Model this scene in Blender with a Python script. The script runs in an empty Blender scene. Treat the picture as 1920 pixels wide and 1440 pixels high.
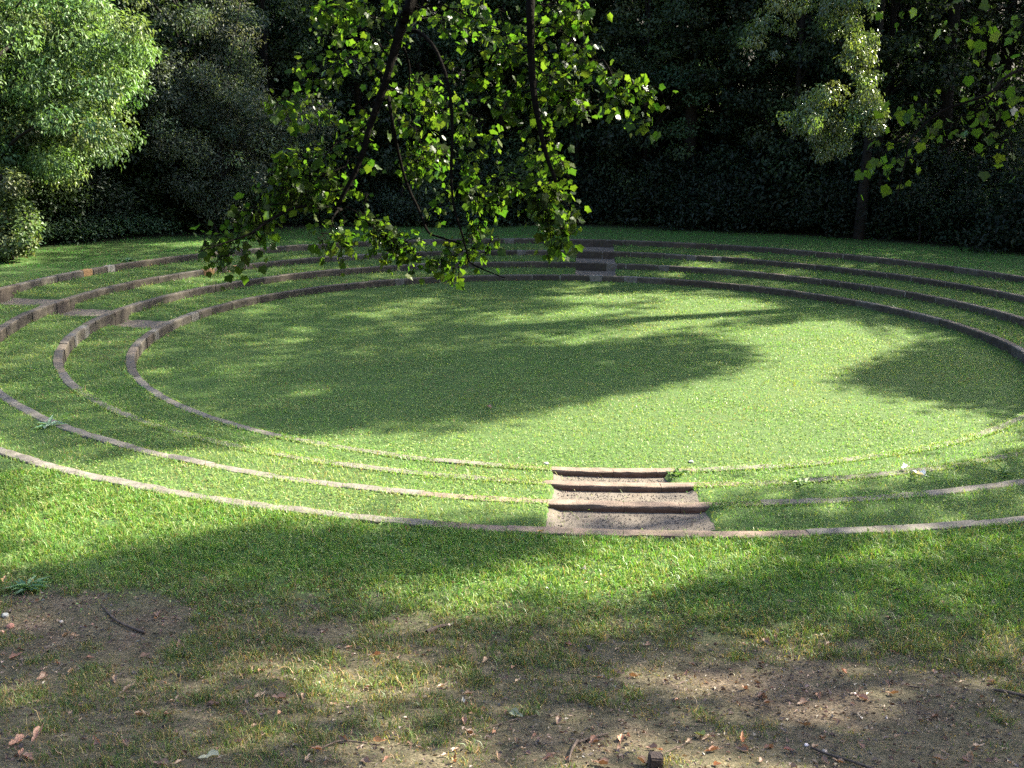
import bpy, math, random
import numpy as np
rng = np.random.default_rng(11)
random.seed(5)
SC = bpy.context.scene
COL = SC.collection
PI = math.pi

# ------------------------------------------------------------------ camera
F, PITCH, ROLL, YAW = 2000.0, 0.24293, 0.01319, -0.06376
CAM = np.array([0.0, -24.968, 4.941])
cp, sp = math.cos(PITCH), math.sin(PITCH)
cy, sy = math.cos(YAW), math.sin(YAW)
FWD = np.array([sy * cp, cy * cp, -sp])
_r = np.array([cy, -sy, 0.0])
_u = np.cross(_r, FWD)
cr, sr = math.cos(ROLL), math.sin(ROLL)
RGT = _r * cr + _u * sr
UPV = -_r * sr + _u * cr

def project(P):
    d = np.asarray(P, float) - CAM
    z = d @ FWD
    zz = np.where(np.abs(z) < 1e-6, 1e-6, z)
    return 960 + F * (d @ RGT) / zz, 720 - F * (d @ UPV) / zz, z

def pix(u, v, depth):
    return CAM + depth * (FWD + (u - 960) / F * RGT - (v - 720) / F * UPV)

# ------------------------------------------------------------------ sun
AZ, EL = math.radians(30), math.radians(38)
SUN = np.array([math.cos(EL) * math.cos(AZ), math.cos(EL) * math.sin(AZ), math.sin(EL)])

# ------------------------------------------------------------------ noise
def _hash(ix, iy, seed):
    h = (ix.astype(np.int64) * 374761393 + iy.astype(np.int64) * 668265263 + seed * 974634777) & 0x7fffffff
    h = ((h ^ (h >> 13)) * 1274126177) & 0x7fffffff
    h = (h ^ (h >> 16)) & 0xffff
    return h / 65535.0

def vnoise(x, y, seed=0):
    x = np.asarray(x, float); y = np.asarray(y, float)
    ix = np.floor(x); iy = np.floor(y)
    fx = x - ix; fy = y - iy
    fx = fx * fx * (3 - 2 * fx); fy = fy * fy * (3 - 2 * fy)
    a = _hash(ix, iy, seed); b = _hash(ix + 1, iy, seed)
    c = _hash(ix, iy + 1, seed); d = _hash(ix + 1, iy + 1, seed)
    return (a * (1 - fx) + b * fx) * (1 - fy) + (c * (1 - fx) + d * fx) * fy

def fbm(x, y, seed=0, o=3):
    s = 0; a = 0.5; t = 0
    for k in range(o):
        s = s + a * vnoise(x * 2 ** k + 17 * k, y * 2 ** k - 9 * k, seed + k); t += a; a *= .5
    return s / t

def sstep(a, b, x):
    t = np.clip((np.asarray(x, float) - a) / (b - a), 0, 1)
    return t * t * (3 - 2 * t)

# ------------------------------------------------------------------ terrain
RR = [10.0, 11.344, 12.715, 14.269]
HH = [0.0, 0.248, 0.479, 0.722]
WID = 0.18
ZA = -0.25
GRAV = 0.10
AISLES = [('near', -0.32, 1.58), ('far', -0.2, 1.15), ('left', -0.45, 0.72)]

def in_aisle(x, y, m=0.0):
    near = (x > -0.32 - m) & (x < 1.3 + .3 * np.clip((np.hypot(x, y) - 10.2) / 1.6, 0, 1) + m) & (y < 0)
    far = (x > -0.2 - m) & (x < 1.15 + m) & (y > 0)
    left = (y > -0.45 - m) & (y < 0.72 + m) & (x < 0)
    return near | far | left

def outer_h(x, y):
    r = np.hypot(x, y)
    z = 0.70 + 0 * r
    s = np.clip(-y - 15.3, 0, None)
    z = z + np.minimum(0.03 * s * s, 0.55 * s)
    wood = sstep(-9, 2, y + 0.25 * np.abs(x))
    z = z + wood * np.clip(r - 19.5, 0, None) * 0.22 * sstep(19.5, 25, r)
    z = z + 0.10 * (fbm(x * .35, y * .35, 3) - .5) * sstep(14.6, 16.5, r)
    z = z + 0.035 * (fbm(x * 2.2, y * 2.2, 5) - .5) * sstep(14.8, 15.6, r)
    return z

def ground_z(x, y, grav=True):
    x = np.asarray(x, float); y = np.asarray(y, float)
    r = np.hypot(x, y)
    z = np.where(r < RR[0] + .02, ZA + 0.02 * (fbm(x * .8, y * .8, 8) - .5) + .06 * sstep(.6, .02, RR[0] - r) * sstep(-3, 3, y), 0.0)
    for k in range(3):
        b = (r >= RR[k] + .02) & (r < RR[k + 1] + .02)
        t = np.where(in_aisle(x, y), HH[k] - GRAV, HH[k] - .02 + 0.025 * (fbm(x * 1.3, y * 1.3, 9) - .3)) if grav else HH[k] - .03
        t = t + .07 * sstep(.75, .03, RR[k + 1] - r) * sstep(-3, 3, y) * (~in_aisle(x, y) if grav else 1)
        z = np.where(b, t, z)
    return np.where(r >= RR[3] + .02, outer_h(x, y), z)

def hit(u, v):
    d = FWD + (u - 960) / F * RGT - (v - 720) / F * UPV
    t = np.arange(3, 70, .02)
    P = CAM + t[:, None] * d
    g = P[:, 2] - ground_z(P[:, 0], P[:, 1])
    i = int(np.argmax(g < 0)) if (g < 0).any() else len(t) - 1
    return P[i]

def inpoly(u, v, poly):
    u = np.asarray(u); v = np.asarray(v)
    res = np.zeros(u.shape, bool)
    n = len(poly); j = n - 1
    for i in range(n):
        xi, yi = poly[i]; xj, yj = poly[j]
        c = ((yi > v) != (yj > v)) & (u < (xj - xi) * (v - yi) / ((yj - yi) if yj != yi else 1e-9) + xi)
        res ^= c; j = i
    return res

# ------------------------------------------------------------------ mesh helpers
def mesh_np(name, V, faces, mat, col=None, parent=None, smooth=False, link=True):
    """faces: list of int arrays (n,3)/(n,4)"""
    V = np.ascontiguousarray(V, np.float32)
    if isinstance(faces, np.ndarray): faces = [faces]
    loops = np.concatenate([f.reshape(-1) for f in faces]).astype(np.int32)
    tot = np.concatenate([np.full(len(f), f.shape[1]) for f in faces]).astype(np.int32)
    start = np.concatenate([[0], np.cumsum(tot)[:-1]]).astype(np.int32)
    me = bpy.data.meshes.new(name)
    me.vertices.add(len(V)); me.vertices.foreach_set('co', V.reshape(-1))
    me.loops.add(len(loops)); me.loops.foreach_set('vertex_index', loops)
    me.polygons.add(len(tot)); me.polygons.foreach_set('loop_start', start)
    try: me.polygons.foreach_set('loop_total', tot)
    except Exception: pass
    if smooth is not None: me.polygons.foreach_set('use_smooth', np.full(len(tot), bool(smooth)))
    if col is not None:
        c = np.ones((len(V), 4), np.float32); c[:, :3] = col
        a = me.color_attributes.new('col', 'FLOAT_COLOR', 'POINT')
        a.data.foreach_set('color', c.reshape(-1))
    me.update(calc_edges=True)
    me.materials.append(mat)
    o = bpy.data.objects.new(name, me)
    if link: COL.objects.link(o)
    if parent is not None: o.parent = parent
    return o

def tag(o, label=None, cat=None, group=None, kind=None):
    if label: o['label'] = label
    if cat: o['category'] = cat
    if group: o['group'] = group
    if kind: o['kind'] = kind
    return o

def empty(name, loc=(0, 0, 0)):
    o = bpy.data.objects.new(name, None); COL.objects.link(o); o.location = loc
    o.empty_display_size = .2
    return o

def copy_tree(o, parent=None):
    c = o.copy(); COL.objects.link(c); c.parent = parent
    for ch in list(o.children): copy_tree(ch, c)
    return c

def unit(a):
    return a / np.maximum(np.linalg.norm(a, axis=-1, keepdims=True), 1e-9)

def rand_unit(n):
    return unit(rng.normal(size=(n, 3)))

def spline(pts, n=6):
    P = np.array(pts, float)
    if len(P) < 3: 
        t = np.linspace(0, 1, n + 1)[:, None]
        return P[0] * (1 - t) + P[-1] * t
    out = []
    Q = np.vstack([2 * P[0] - P[1], P, 2 * P[-1] - P[-2]])
    for i in range(1, len(Q) - 2):
        for k in range(n):
            t = k / n
            out.append(.5 * ((2 * Q[i]) + (-Q[i - 1] + Q[i + 1]) * t + (2 * Q[i - 1] - 5 * Q[i] + 4 * Q[i + 1] - Q[i + 2]) * t * t + (-Q[i - 1] + 3 * Q[i] - 3 * Q[i + 1] + Q[i + 2]) * t ** 3))
    out.append(P[-1])
    return np.array(out)

def tube_geo(paths, sides=6, rough=0.0):
    """paths: list of (pts Nx3, r0, r1)"""
    VV, FF, off = [], [], 0
    for pts, r0, r1 in paths:
        P = np.asarray(pts, float); n = len(P)
        T = unit(np.gradient(P, axis=0))
        ref = np.array([.31, .2, .93]) if abs(T[0, 2]) < .9 else np.array([1., .1, 0])
        A = unit(np.cross(T, ref)); B = np.cross(T, A)
        rad = np.linspace(r0, r1, n)
        if rough: rad = rad * (1 + rough * (rng.random(n) - .5))
        ang = np.arange(sides) / sides * 2 * PI
        ring = P[:, None, :] + rad[:, None, None] * (np.cos(ang)[None, :, None] * A[:, None, :] + np.sin(ang)[None, :, None] * B[:, None, :])
        VV.append(ring.reshape(-1, 3))
        i = np.arange(n - 1)[:, None] * sides; k = np.arange(sides)[None, :]; k2 = (k + 1) % sides
        FF.append((np.stack([i + k, i + k2, i + sides + k2, i + sides + k], -1).reshape(-1, 4) + off))
        capi = np.arange(sides) + (n - 1) * sides + off
        if sides == 4: FF.append(capi[None, :])
        else:
            for q in range(1, sides - 1, 1):
                FF.append(np.array([[capi[0], capi[q], capi[q + 1], capi[q + 1]]])[:, :3].repeat(1, 0))
        off += n * sides
    quads = [f for f in FF if f.shape[1] == 4]; tris = [f for f in FF if f.shape[1] == 3]
    fs = [np.concatenate(quads)]
    if tris: fs.append(np.concatenate(tris))
    return np.concatenate(VV), fs

def leaf_geo(C, axis, nrm, L, W, fold=.25):
    """rhombic leaf of two faces folded along the midrib, base at C"""
    n = len(C)
    axis = unit(axis); side = unit(np.cross(axis, nrm)); nn = np.cross(side, axis)
    L = np.broadcast_to(L, (n,))[:, None]; W = np.broadcast_to(W, (n,))[:, None]
    b = C; t = C + axis * L - nn * L * .12
    m = C + axis * L * .45
    l = m + side * W * .5 + nn * W * fold; r = m - side * W * .5 + nn * W * fold
    V = np.stack([b, l, t, r], 1).reshape(-1, 3)
    i = np.arange(n) * 4
    Fc = np.concatenate([np.stack([i, i + 1, i + 2], -1), np.stack([i, i + 2, i + 3], -1)])
    return V, Fc

def palette(n, cols, var=.25):
    c = np.array(cols, float)
    k = rng.integers(0, len(c), n)
    return c[k] * (1 + var * (rng.random((n, 1)) * 2 - 1)) * (1 + .12 * (rng.random((n, 3)) * 2 - 1))

def crown_leaves(centers, radii, per, L, W, droop=.2, cols=((.05, .09, .02),), flat=.8, var=.3, shell=.5):
    """leaves scattered through a set of ellipsoidal clumps"""
    centers = np.asarray(centers, float); radii = np.asarray(radii, float)
    cnt = (per * (radii / radii.mean()) ** 2).astype(int) + 1
    idx = np.repeat(np.arange(len(centers)), cnt); n = len(idx)
    d = rand_unit(n)
    rad = radii[idx] * (shell + (1 - shell) * rng.random(n) ** .5) * (0.75 + .5 * rng.random(n))
    off = d * rad[:, None]; off[:, 2] *= flat
    C = centers[idx] + off
    nrm = unit(d * .7 + np.array([0, 0, .8]) + rng.normal(size=(n, 3)) * .4)
    ax = unit(d * .5 + rng.normal(size=(n, 3)) * .7 + np.array([0, 0, -droop]))
    LL = L * (.65 + .7 * rng.random(n)); WW = W * (.65 + .7 * rng.random(n))
    V, Fc = leaf_geo(C, ax, nrm, LL, WW)
    clumpc = palette(len(centers), cols, var)[idx]
    col = clumpc * (1 + .35 * (rng.random((n, 1)) * 2 - 1))
    return V, Fc, np.repeat(col, 4, 0)

# ------------------------------------------------------------------ materials
def nodes(name):
    m = bpy.data.materials.new(name); m.use_nodes = True
    nt = m.node_tree; nt.nodes.clear()
    return m, nt, nt.nodes.new, nt.links.new

def leaf_mat(name, transl=.4, tint=(1.5, 1.6, .6), gloss=.08, rough=.4, scale=1.0):
    m, nt, N, Lk = nodes(name)
    at = N('ShaderNodeAttribute'); at.attribute_name = 'col'
    mul = N('ShaderNodeMixRGB'); mul.blend_type = 'MULTIPLY'; mul.inputs[0].default_value = 1
    mul.inputs[2].default_value = (*tint, 1); Lk(at.outputs['Color'], mul.inputs[1])
    df = N('ShaderNodeBsdfDiffuse'); tr = N('ShaderNodeBsdfTranslucent')
    Lk(at.outputs['Color'], df.inputs['Color']); Lk(mul.outputs[0], tr.inputs['Color'])
    mx = N('ShaderNodeMixShader'); mx.inputs[0].default_value = transl
    Lk(df.outputs[0], mx.inputs[1]); Lk(tr.outputs[0], mx.inputs[2])
    gl = N('ShaderNodeBsdfGlossy'); gl.inputs['Roughness'].default_value = rough
    gl.inputs['Color'].default_value = (.9, .95, 1, 1)
    lw = N('ShaderNodeLayerWeight'); lw.inputs['Blend'].default_value = .25
    mm = N('ShaderNodeMath'); mm.operation = 'MULTIPLY_ADD'; mm.inputs[1].default_value = gloss * 2.5; mm.inputs[2].default_value = gloss * .5
    Lk(lw.outputs['Fresnel'], mm.inputs[0])
    m2 = N('ShaderNodeMixShader'); Lk(mm.outputs[0], m2.inputs[0]); Lk(mx.outputs[0], m2.inputs[1]); Lk(gl.outputs[0], m2.inputs[2])
    o = N('ShaderNodeOutputMaterial'); Lk(m2.outputs[0], o.inputs['Surface'])
    return m

def noise_mat(name, c1, c2, scale=8, rough=.9, bump=.3, bscale=40, attr=False, c3=None, s3=2.0, t3=(.5, .65), bdist=.02):
    m, nt, N, Lk = nodes(name)
    tc = N('ShaderNodeNewGeometry')
    n1 = N('ShaderNodeTexNoise'); n1.inputs['Scale'].default_value = scale; n1.inputs['Detail'].default_value = 8; n1.inputs['Roughness'].default_value = .65
    Lk(tc.outputs['Position'], n1.inputs['Vector'])
    rp = N('ShaderNodeValToRGB'); rp.color_ramp.elements[0].position = .32; rp.color_ramp.elements[1].position = .68
    rp.color_ramp.elements[0].color = (*c1, 1); rp.color_ramp.elements[1].color = (*c2, 1)
    Lk(n1.outputs['Fac'], rp.inputs[0])
    out = rp.outputs[0]
    if attr:
        at = N('ShaderNodeAttribute'); at.attribute_name = 'col'
        mu = N('ShaderNodeMixRGB'); mu.blend_type = 'MULTIPLY'; mu.inputs[0].default_value = 1
        Lk(out, mu.inputs[1]); Lk(at.outputs['Color'], mu.inputs[2]); out = mu.outputs[0]
    if c3:
        n3 = N('ShaderNodeTexNoise'); n3.inputs['Scale'].default_value = s3; n3.inputs['Detail'].default_value = 6
        Lk(tc.outputs['Position'], n3.inputs['Vector'])
        r3 = N('ShaderNodeValToRGB'); r3.color_ramp.elements[0].position = t3[0]; r3.color_ramp.elements[1].position = t3[1]
        Lk(n3.outputs['Fac'], r3.inputs[0])
        mu = N('ShaderNodeMixRGB'); Lk(r3.outputs[0], mu.inputs[0]); Lk(out, mu.inputs[1]); mu.inputs[2].default_value = (*c3, 1); out = mu.outputs[0]
    b = N('ShaderNodeBsdfPrincipled'); b.inputs['Roughness'].default_value = rough
    b.inputs['Specular IOR Level'].default_value = .25
    Lk(out, b.inputs['Base Color'])
    nb = N('ShaderNodeTexNoise'); nb.inputs['Scale'].default_value = bscale; nb.inputs['Detail'].default_value = 6
    Lk(tc.outputs['Position'], nb.inputs['Vector'])
    bp = N('ShaderNodeBump'); bp.inputs['Strength'].default_value = bump; bp.inputs['Distance'].default_value = bdist
    Lk(nb.outputs['Fac'], bp.inputs['Height']); Lk(bp.outputs[0], b.inputs['Normal'])
    o = N('ShaderNodeOutputMaterial'); Lk(b.outputs[0], o.inputs['Surface'])
    return m

def ground_mat():
    m, nt, N, Lk = nodes('ground_soil')
    tc = N('ShaderNodeNewGeometry')
    at = N('ShaderNodeAttribute'); at.attribute_name = 'col'
    sep = N('ShaderNodeSeparateColor'); Lk(at.outputs['Color'], sep.inputs[0])
    def ramp(scale, p0, p1, a, b, det=8):
        n1 = N('ShaderNodeTexNoise'); n1.inputs['Scale'].default_value = scale; n1.inputs['Detail'].default_value = det; n1.inputs['Roughness'].default_value = .7
        Lk(tc.outputs['Position'], n1.inputs['Vector'])
        rp = N('ShaderNodeValToRGB'); rp.color_ramp.elements[0].position = p0; rp.color_ramp.elements[1].position = p1
        rp.color_ramp.elements[0].color = (*a, 1); rp.color_ramp.elements[1].color = (*b, 1)
        Lk(n1.outputs['Fac'], rp.inputs[0]); return rp.outputs[0], n1
    g, _ = ramp(14, .3, .7, (.022, .045, .014), (.05, .085, .022))
    d, _ = ramp(7, .3, .7, (.036, .029, .021), (.125, .104, .077))
    d2, nz = ramp(45, .4, .66, (.4, .37, .35), (1.3, 1.25, 1.2))
    mu = N('ShaderNodeMixRGB'); mu.blend_type = 'MULTIPLY'; mu.inputs[0].default_value = 1; Lk(d, mu.inputs[1]); Lk(d2, mu.inputs[2])
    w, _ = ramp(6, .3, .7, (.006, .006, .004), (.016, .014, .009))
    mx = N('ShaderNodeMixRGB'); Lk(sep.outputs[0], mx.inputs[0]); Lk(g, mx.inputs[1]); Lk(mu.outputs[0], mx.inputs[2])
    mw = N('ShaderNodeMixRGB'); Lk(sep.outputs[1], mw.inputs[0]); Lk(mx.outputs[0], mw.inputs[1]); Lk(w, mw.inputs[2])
    b = N('ShaderNodeBsdfPrincipled'); b.inputs['Roughness'].default_value = .95; b.inputs['Specular IOR Level'].default_value = .15
    Lk(mw.outputs[0], b.inputs['Base Color'])
    nb = N('ShaderNodeTexNoise'); nb.inputs['Scale'].default_value = 35; nb.inputs['Detail'].default_value = 8; nb.inputs['Roughness'].default_value = .7
    Lk(tc.outputs['Position'], nb.inputs['Vector'])
    bp = N('ShaderNodeBump'); bp.inputs['Strength'].default_value = .7; bp.inputs['Distance'].default_value = .03
    Lk(nb.outputs['Fac'], bp.inputs['Height']); Lk(bp.outputs[0], b.inputs['Normal'])
    o = N('ShaderNodeOutputMaterial'); Lk(b.outputs[0], o.inputs['Surface'])
    return m

M = {}
M['ground'] = ground_mat()
M['stone'] = noise_mat('weathered_sandstone', (.55, .52, .5), (1.15, 1.1, 1.05), 7, .9, .5, 45, attr=True, c3=(.045, .045, .026), s3=5, t3=(.52, .95))
M['mortar'] = noise_mat('pale_mortar', (.13, .122, .11), (.22, .21, .19), 10, .95, .4, 50)
M['gravel'] = noise_mat('pinkish_gravel', (.058, .049, .041), (.094, .082, .069), 30, .95, .6, 70, c3=(.07, .055, .042), s3=2.2, t3=(.55, .75))
M['grass'] = leaf_mat('grass_blades', .38, (1.3, 1.4, .6), .012, .5)
M['maple'] = leaf_mat('maple_leaf', .62, (1.75, 2.1, .75), .009, .4)
M['leaf'] = leaf_mat('tree_leaf', .35, (1.4, 1.5, .6), .02, .45)
M['glossleaf'] = leaf_mat('shiny_leaf', .3, (1.4, 1.5, .6), .018, .45)
M['glintleaf'] = leaf_mat('glinting_leaf', .3, (1.4, 1.5, .6), .06, .3)
M['bark'] = noise_mat('dark_bark', (.004, .0035, .003), (.013, .011, .009), 14, .9, .8, 30)
M['shadebark'] = noise_mat('shade_tinted_bough_bark', (.002, .0018, .0015), (.005, .0045, .004), 30, .9, .8, 60)  # leaf shade on the boughs is put into this near-black colour
M['shadebark'].node_tree.nodes['Principled BSDF'].inputs['Specular IOR Level'].default_value = .02
M['twigbark'] = noise_mat('dead_twig_bark', (.03, .022, .018), (.09, .068, .055), 30, .9, .5, 80)
M['greytwig'] = noise_mat('grey_twig_bark', (.09, .09, .082), (.17, .165, .15), 20, .9, .3, 60)
M['dead'] = leaf_mat('dry_leaf', .2, (1.3, 1.0, .6), .05, .5)
M['pebble'] = noise_mat('pebble', (.5, .48, .46), (1.1, 1.08, 1.05), 30, .8, .3, 60, attr=True)
M['peg'] = noise_mat('old_wood_peg', (.03, .022, .018), (.075, .055, .045), 25, .85, .6, 60)

# ------------------------------------------------------------------ ground sheet
DIRT = [[(0, 1125), (90, 1112), (190, 1105), (330, 1130), (350, 1175), (270, 1235), (120, 1215), (0, 1185)],
        [(1220, 1270), (1400, 1235), (1600, 1265), (1850, 1270), (1900, 1310), (1700, 1370), (1560, 1360), (1300, 1330)],
        [(900, 1390), (960, 1330), (1130, 1320), (1260, 1370), (1180, 1450), (930, 1450)],
        [(1300, 1380), (1500, 1385), (1600, 1450), (1250, 1460)], [(560, 1195), (640, 1190), (660, 1220), (580, 1225)],
        [(1450, 1290), (1640, 1285), (1660, 1340), (1500, 1370)]]

def dirt_amount(x, y):
    u, v, z = project(np.stack([x, y, ground_z(x, y)], -1))
    r = np.hypot(x, y)
    base = sstep(15.7, 18.3, -y) * (.3 + .24 * sstep(-2.5, 1.5, x)) + .10 * sstep(-2, 3, x) * sstep(16.5, 18, -y)
    n = fbm(x * 1.5, y * 1.5, 21, 3) - .5; n2 = fbm(x * 4.5, y * 4.5, 27, 3) - .5
    d = base + (n * .9 + n2 * 1.0) * sstep(15.3, 16.8, -y)
    for p in DIRT:
        pn = [(a, b) for a, b in p]
        jx = (fbm(x * 3, y * 3, 31) - .5) * 110; jy = (fbm(x * 3, y * 3, 37) - .5) * 70
        d = np.where(inpoly(u + jx, v + jy, pn) & (z > 0), np.maximum(d + .35, .55 + n2 * .9 + .25), d)
    return np.clip(d, 0, 1) * (r > 14.5) * (y < 0)

def build_ground():
    na = 900
    az = np.linspace(0, 2 * PI, na, endpoint=False)
    VV, FF, CC, off = [], [], [], 0
    def band(rads, keep=None):
        nonlocal off
        rads = np.asarray(rads)
        A, Rg = np.meshgrid(az, rads)
        x = Rg * np.cos(A); y = Rg * np.sin(A)
        z = ground_z(x, y, True)
        n = len(rads)
        c = np.zeros((n, na, 3))
        c[..., 0] = np.maximum(dirt_amount(x.ravel(), y.ravel()).reshape(n, na), (.85 * sstep(15.5, 17.0, -y + .9 * (fbm(x, y, 29) - .5))))
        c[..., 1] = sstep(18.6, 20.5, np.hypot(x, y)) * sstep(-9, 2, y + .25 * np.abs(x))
        VV.append(np.stack([x, y, z], -1).reshape(-1, 3)); CC.append(c.reshape(-1, 3))
        i = np.arange(n - 1)[:, None] * na; k = np.arange(na)[None, :]; k2 = (k + 1) % na
        FF.append(np.stack([i + k, i + na + k, i + na + k2, i + k2], -1).reshape(-1, 4) + off)
        off += n * na
    # one sheet: arena, then each tread; neighbouring bands share the buried step behind each kerb
    rads = list(np.concatenate([[.01], np.linspace(.4, 9.9, 34), [10.015]]))
    for k in range(3):
        rads += [RR[k] + .05] + list(np.linspace(RR[k] + .17, RR[k + 1] - .1, 10)) + [RR[k + 1] + .015]
    rads += [RR[3] + .05] + list(np.arange(RR[3] + .17, 22, .14)) + list(np.geomspace(22.3, 260, 30))
    band(rads)
    V = np.concatenate(VV); C = np.concatenate(CC)
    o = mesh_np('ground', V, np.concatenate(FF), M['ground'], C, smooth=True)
    tag(o, kind='structure')
build_ground()

# gravel in the aisles, laid just above the sunken ground
def aisle_patch(kind, k):
    a0, a1 = {'near': (-0.32, (1.42, 1.6, 1.62)[k]), 'far': (-0.2, 1.15), 'left': (-0.45, .72)}[kind]
    s = np.linspace(a0, a1, 40); t = np.linspace(0, 1, 26)
    S, T = np.meshgrid(s, t)
    r0, r1 = RR[k] + .03, RR[k + 1] + .02
    d0 = np.sqrt(r0 ** 2 - S ** 2); d1 = np.sqrt(r1 ** 2 - S ** 2)
    D = d0 + (d1 - d0) * T
    z = HH[k] - GRAV + .008 + .01 * (fbm(S * 1.2, D * 1.2, 40 + k) - .4) + .008 * fbm(S * 12, D * 12, 44)
    edge = np.minimum(S - a0, a1 - S); z = z + .055 * (1 - sstep(0, .16, edge)) * fbm(S * 9, D * 9, 41)
    if kind == 'far': z = z + .01 + .05 * T
    if kind == 'near': P = np.stack([S, -D, z], -1)
    elif kind == 'far': P = np.stack([S, D, z], -1)
    else: P = np.stack([-D, S, z], -1)
    n, m = S.shape
    i = np.arange(n - 1)[:, None] * m; j = np.arange(m - 1)[None, :]
    Q = np.stack([i + j, i + j + 1, i + m + j + 1, i + m + j], -1).reshape(-1, 4)
    o = mesh_np('gravel_path', P.reshape(-1, 3), Q, M['gravel'], smooth=True)
    tag(o, kind='structure')
for kd, _, _ in AISLES:
    for k in range(3): aisle_patch(kd, k)
# loose small stones on the near gravel
def loose_gravel():
    n = 5200
    x = rng.uniform(-.28, 1.54, n); k = rng.integers(0, 3, n)
    R0 = np.array(RR)[k] + .22; R1 = np.array(RR)[k + 1] - .01
    y = -(R0 + (R1 - R0) * rng.random(n))
    z = np.array(HH)[k] - GRAV + .02
    s = .004 + .009 * rng.random(n) ** 2
    base = np.array([[1, 0, 0], [0, 1, 0], [-1, 0, 0], [0, -1, 0], [0, 0, .7], [0, 0, -.7]])
    V = np.stack([x, y, z], -1)[:, None, :] + s[:, None, None] * base[None] * (1 + .5 * (rng.random((n, 6, 1)) - .5))
    f = np.array([[0, 1, 4], [1, 2, 4], [2, 3, 4], [3, 0, 4], [1, 0, 5], [2, 1, 5], [3, 2, 5], [0, 3, 5]])
    Fc = (np.arange(n)[:, None, None] * 6 + f[None]).reshape(-1, 3)
    c = palette(n, [(.075, .063, .053), (.09, .076, .064), (.06, .05, .043), (.11, .097, .086)], .15)
    o = mesh_np('loose_gravel', V.reshape(-1, 3), Fc, M['pebble'], np.repeat(c, 6, 0))
    tag(o, 'loose small pinkish stones on the near gravel steps', 'gravel', kind='stuff')
loose_gravel()

# ------------------------------------------------------------------ stone rings
PALE = {0: [(86, .55), (79.5, .5), (170, .45), (124, .3), (-176, .4)], 1: [(84, .42), (-172, .5), (-167, .42), (75, .4)],
        2: [(68, .5), (99, .4), (72, .4), (120, .36)], 3: [(160, .75), (100, .4), (112, .4)]}
RED = {3: [(163.5, 1)], 2: [(150, 1), (146, .7)]}
def block_mesh(R0, a0, a1, ztop, colr, dr, dz, face=.55, riser=None):
    ns = 7
    prof = np.array([[.004, -.36], [0, -.2], [0, -.05], [.003, -.01], [.012, 0], [.09, .003], [WID - .012, 0], [WID - .003, -.01], [WID, -.05], [WID, -.3]])
    a = np.linspace(a0, a1, ns)
    np_ = len(prof)
    rad = R0 + prof[:, 0][None, :] + dr + rng.normal(0, .0035, (ns, np_))
    zz = ztop + prof[:, 1][None, :] + dz + rng.normal(0, .003, (ns, np_))
    e = np.zeros((ns, np_)); e[0, 3:8] = -.0025; e[-1, 3:8] = -.0025
    zz = zz + e
    P = np.stack([rad * np.cos(a)[:, None], rad * np.sin(a)[:, None], zz], -1).reshape(-1, 3)
    i = np.arange(ns - 1)[:, None] * np_; j = np.arange(np_ - 1)[None, :]
    Q = np.stack([i + j, i + j + 1, i + np_ + j + 1, i + np_ + j], -1).reshape(-1, 4)[:, ::-1]
    caps = []
    for b in (0, (ns - 1) * np_):
        for q in range(np_ // 2 - 1):
            caps.append([b + q, b + q + 1, b + np_ - 2 - q, b + np_ - 1 - q])
    caps = np.array(caps)
    cv = np.tile(colr, (ns, np_, 1)).reshape(ns, np_, 3)
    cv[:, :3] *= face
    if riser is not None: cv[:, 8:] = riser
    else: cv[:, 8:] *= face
    return P, [Q, caps], cv.reshape(-1, 3)

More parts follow.
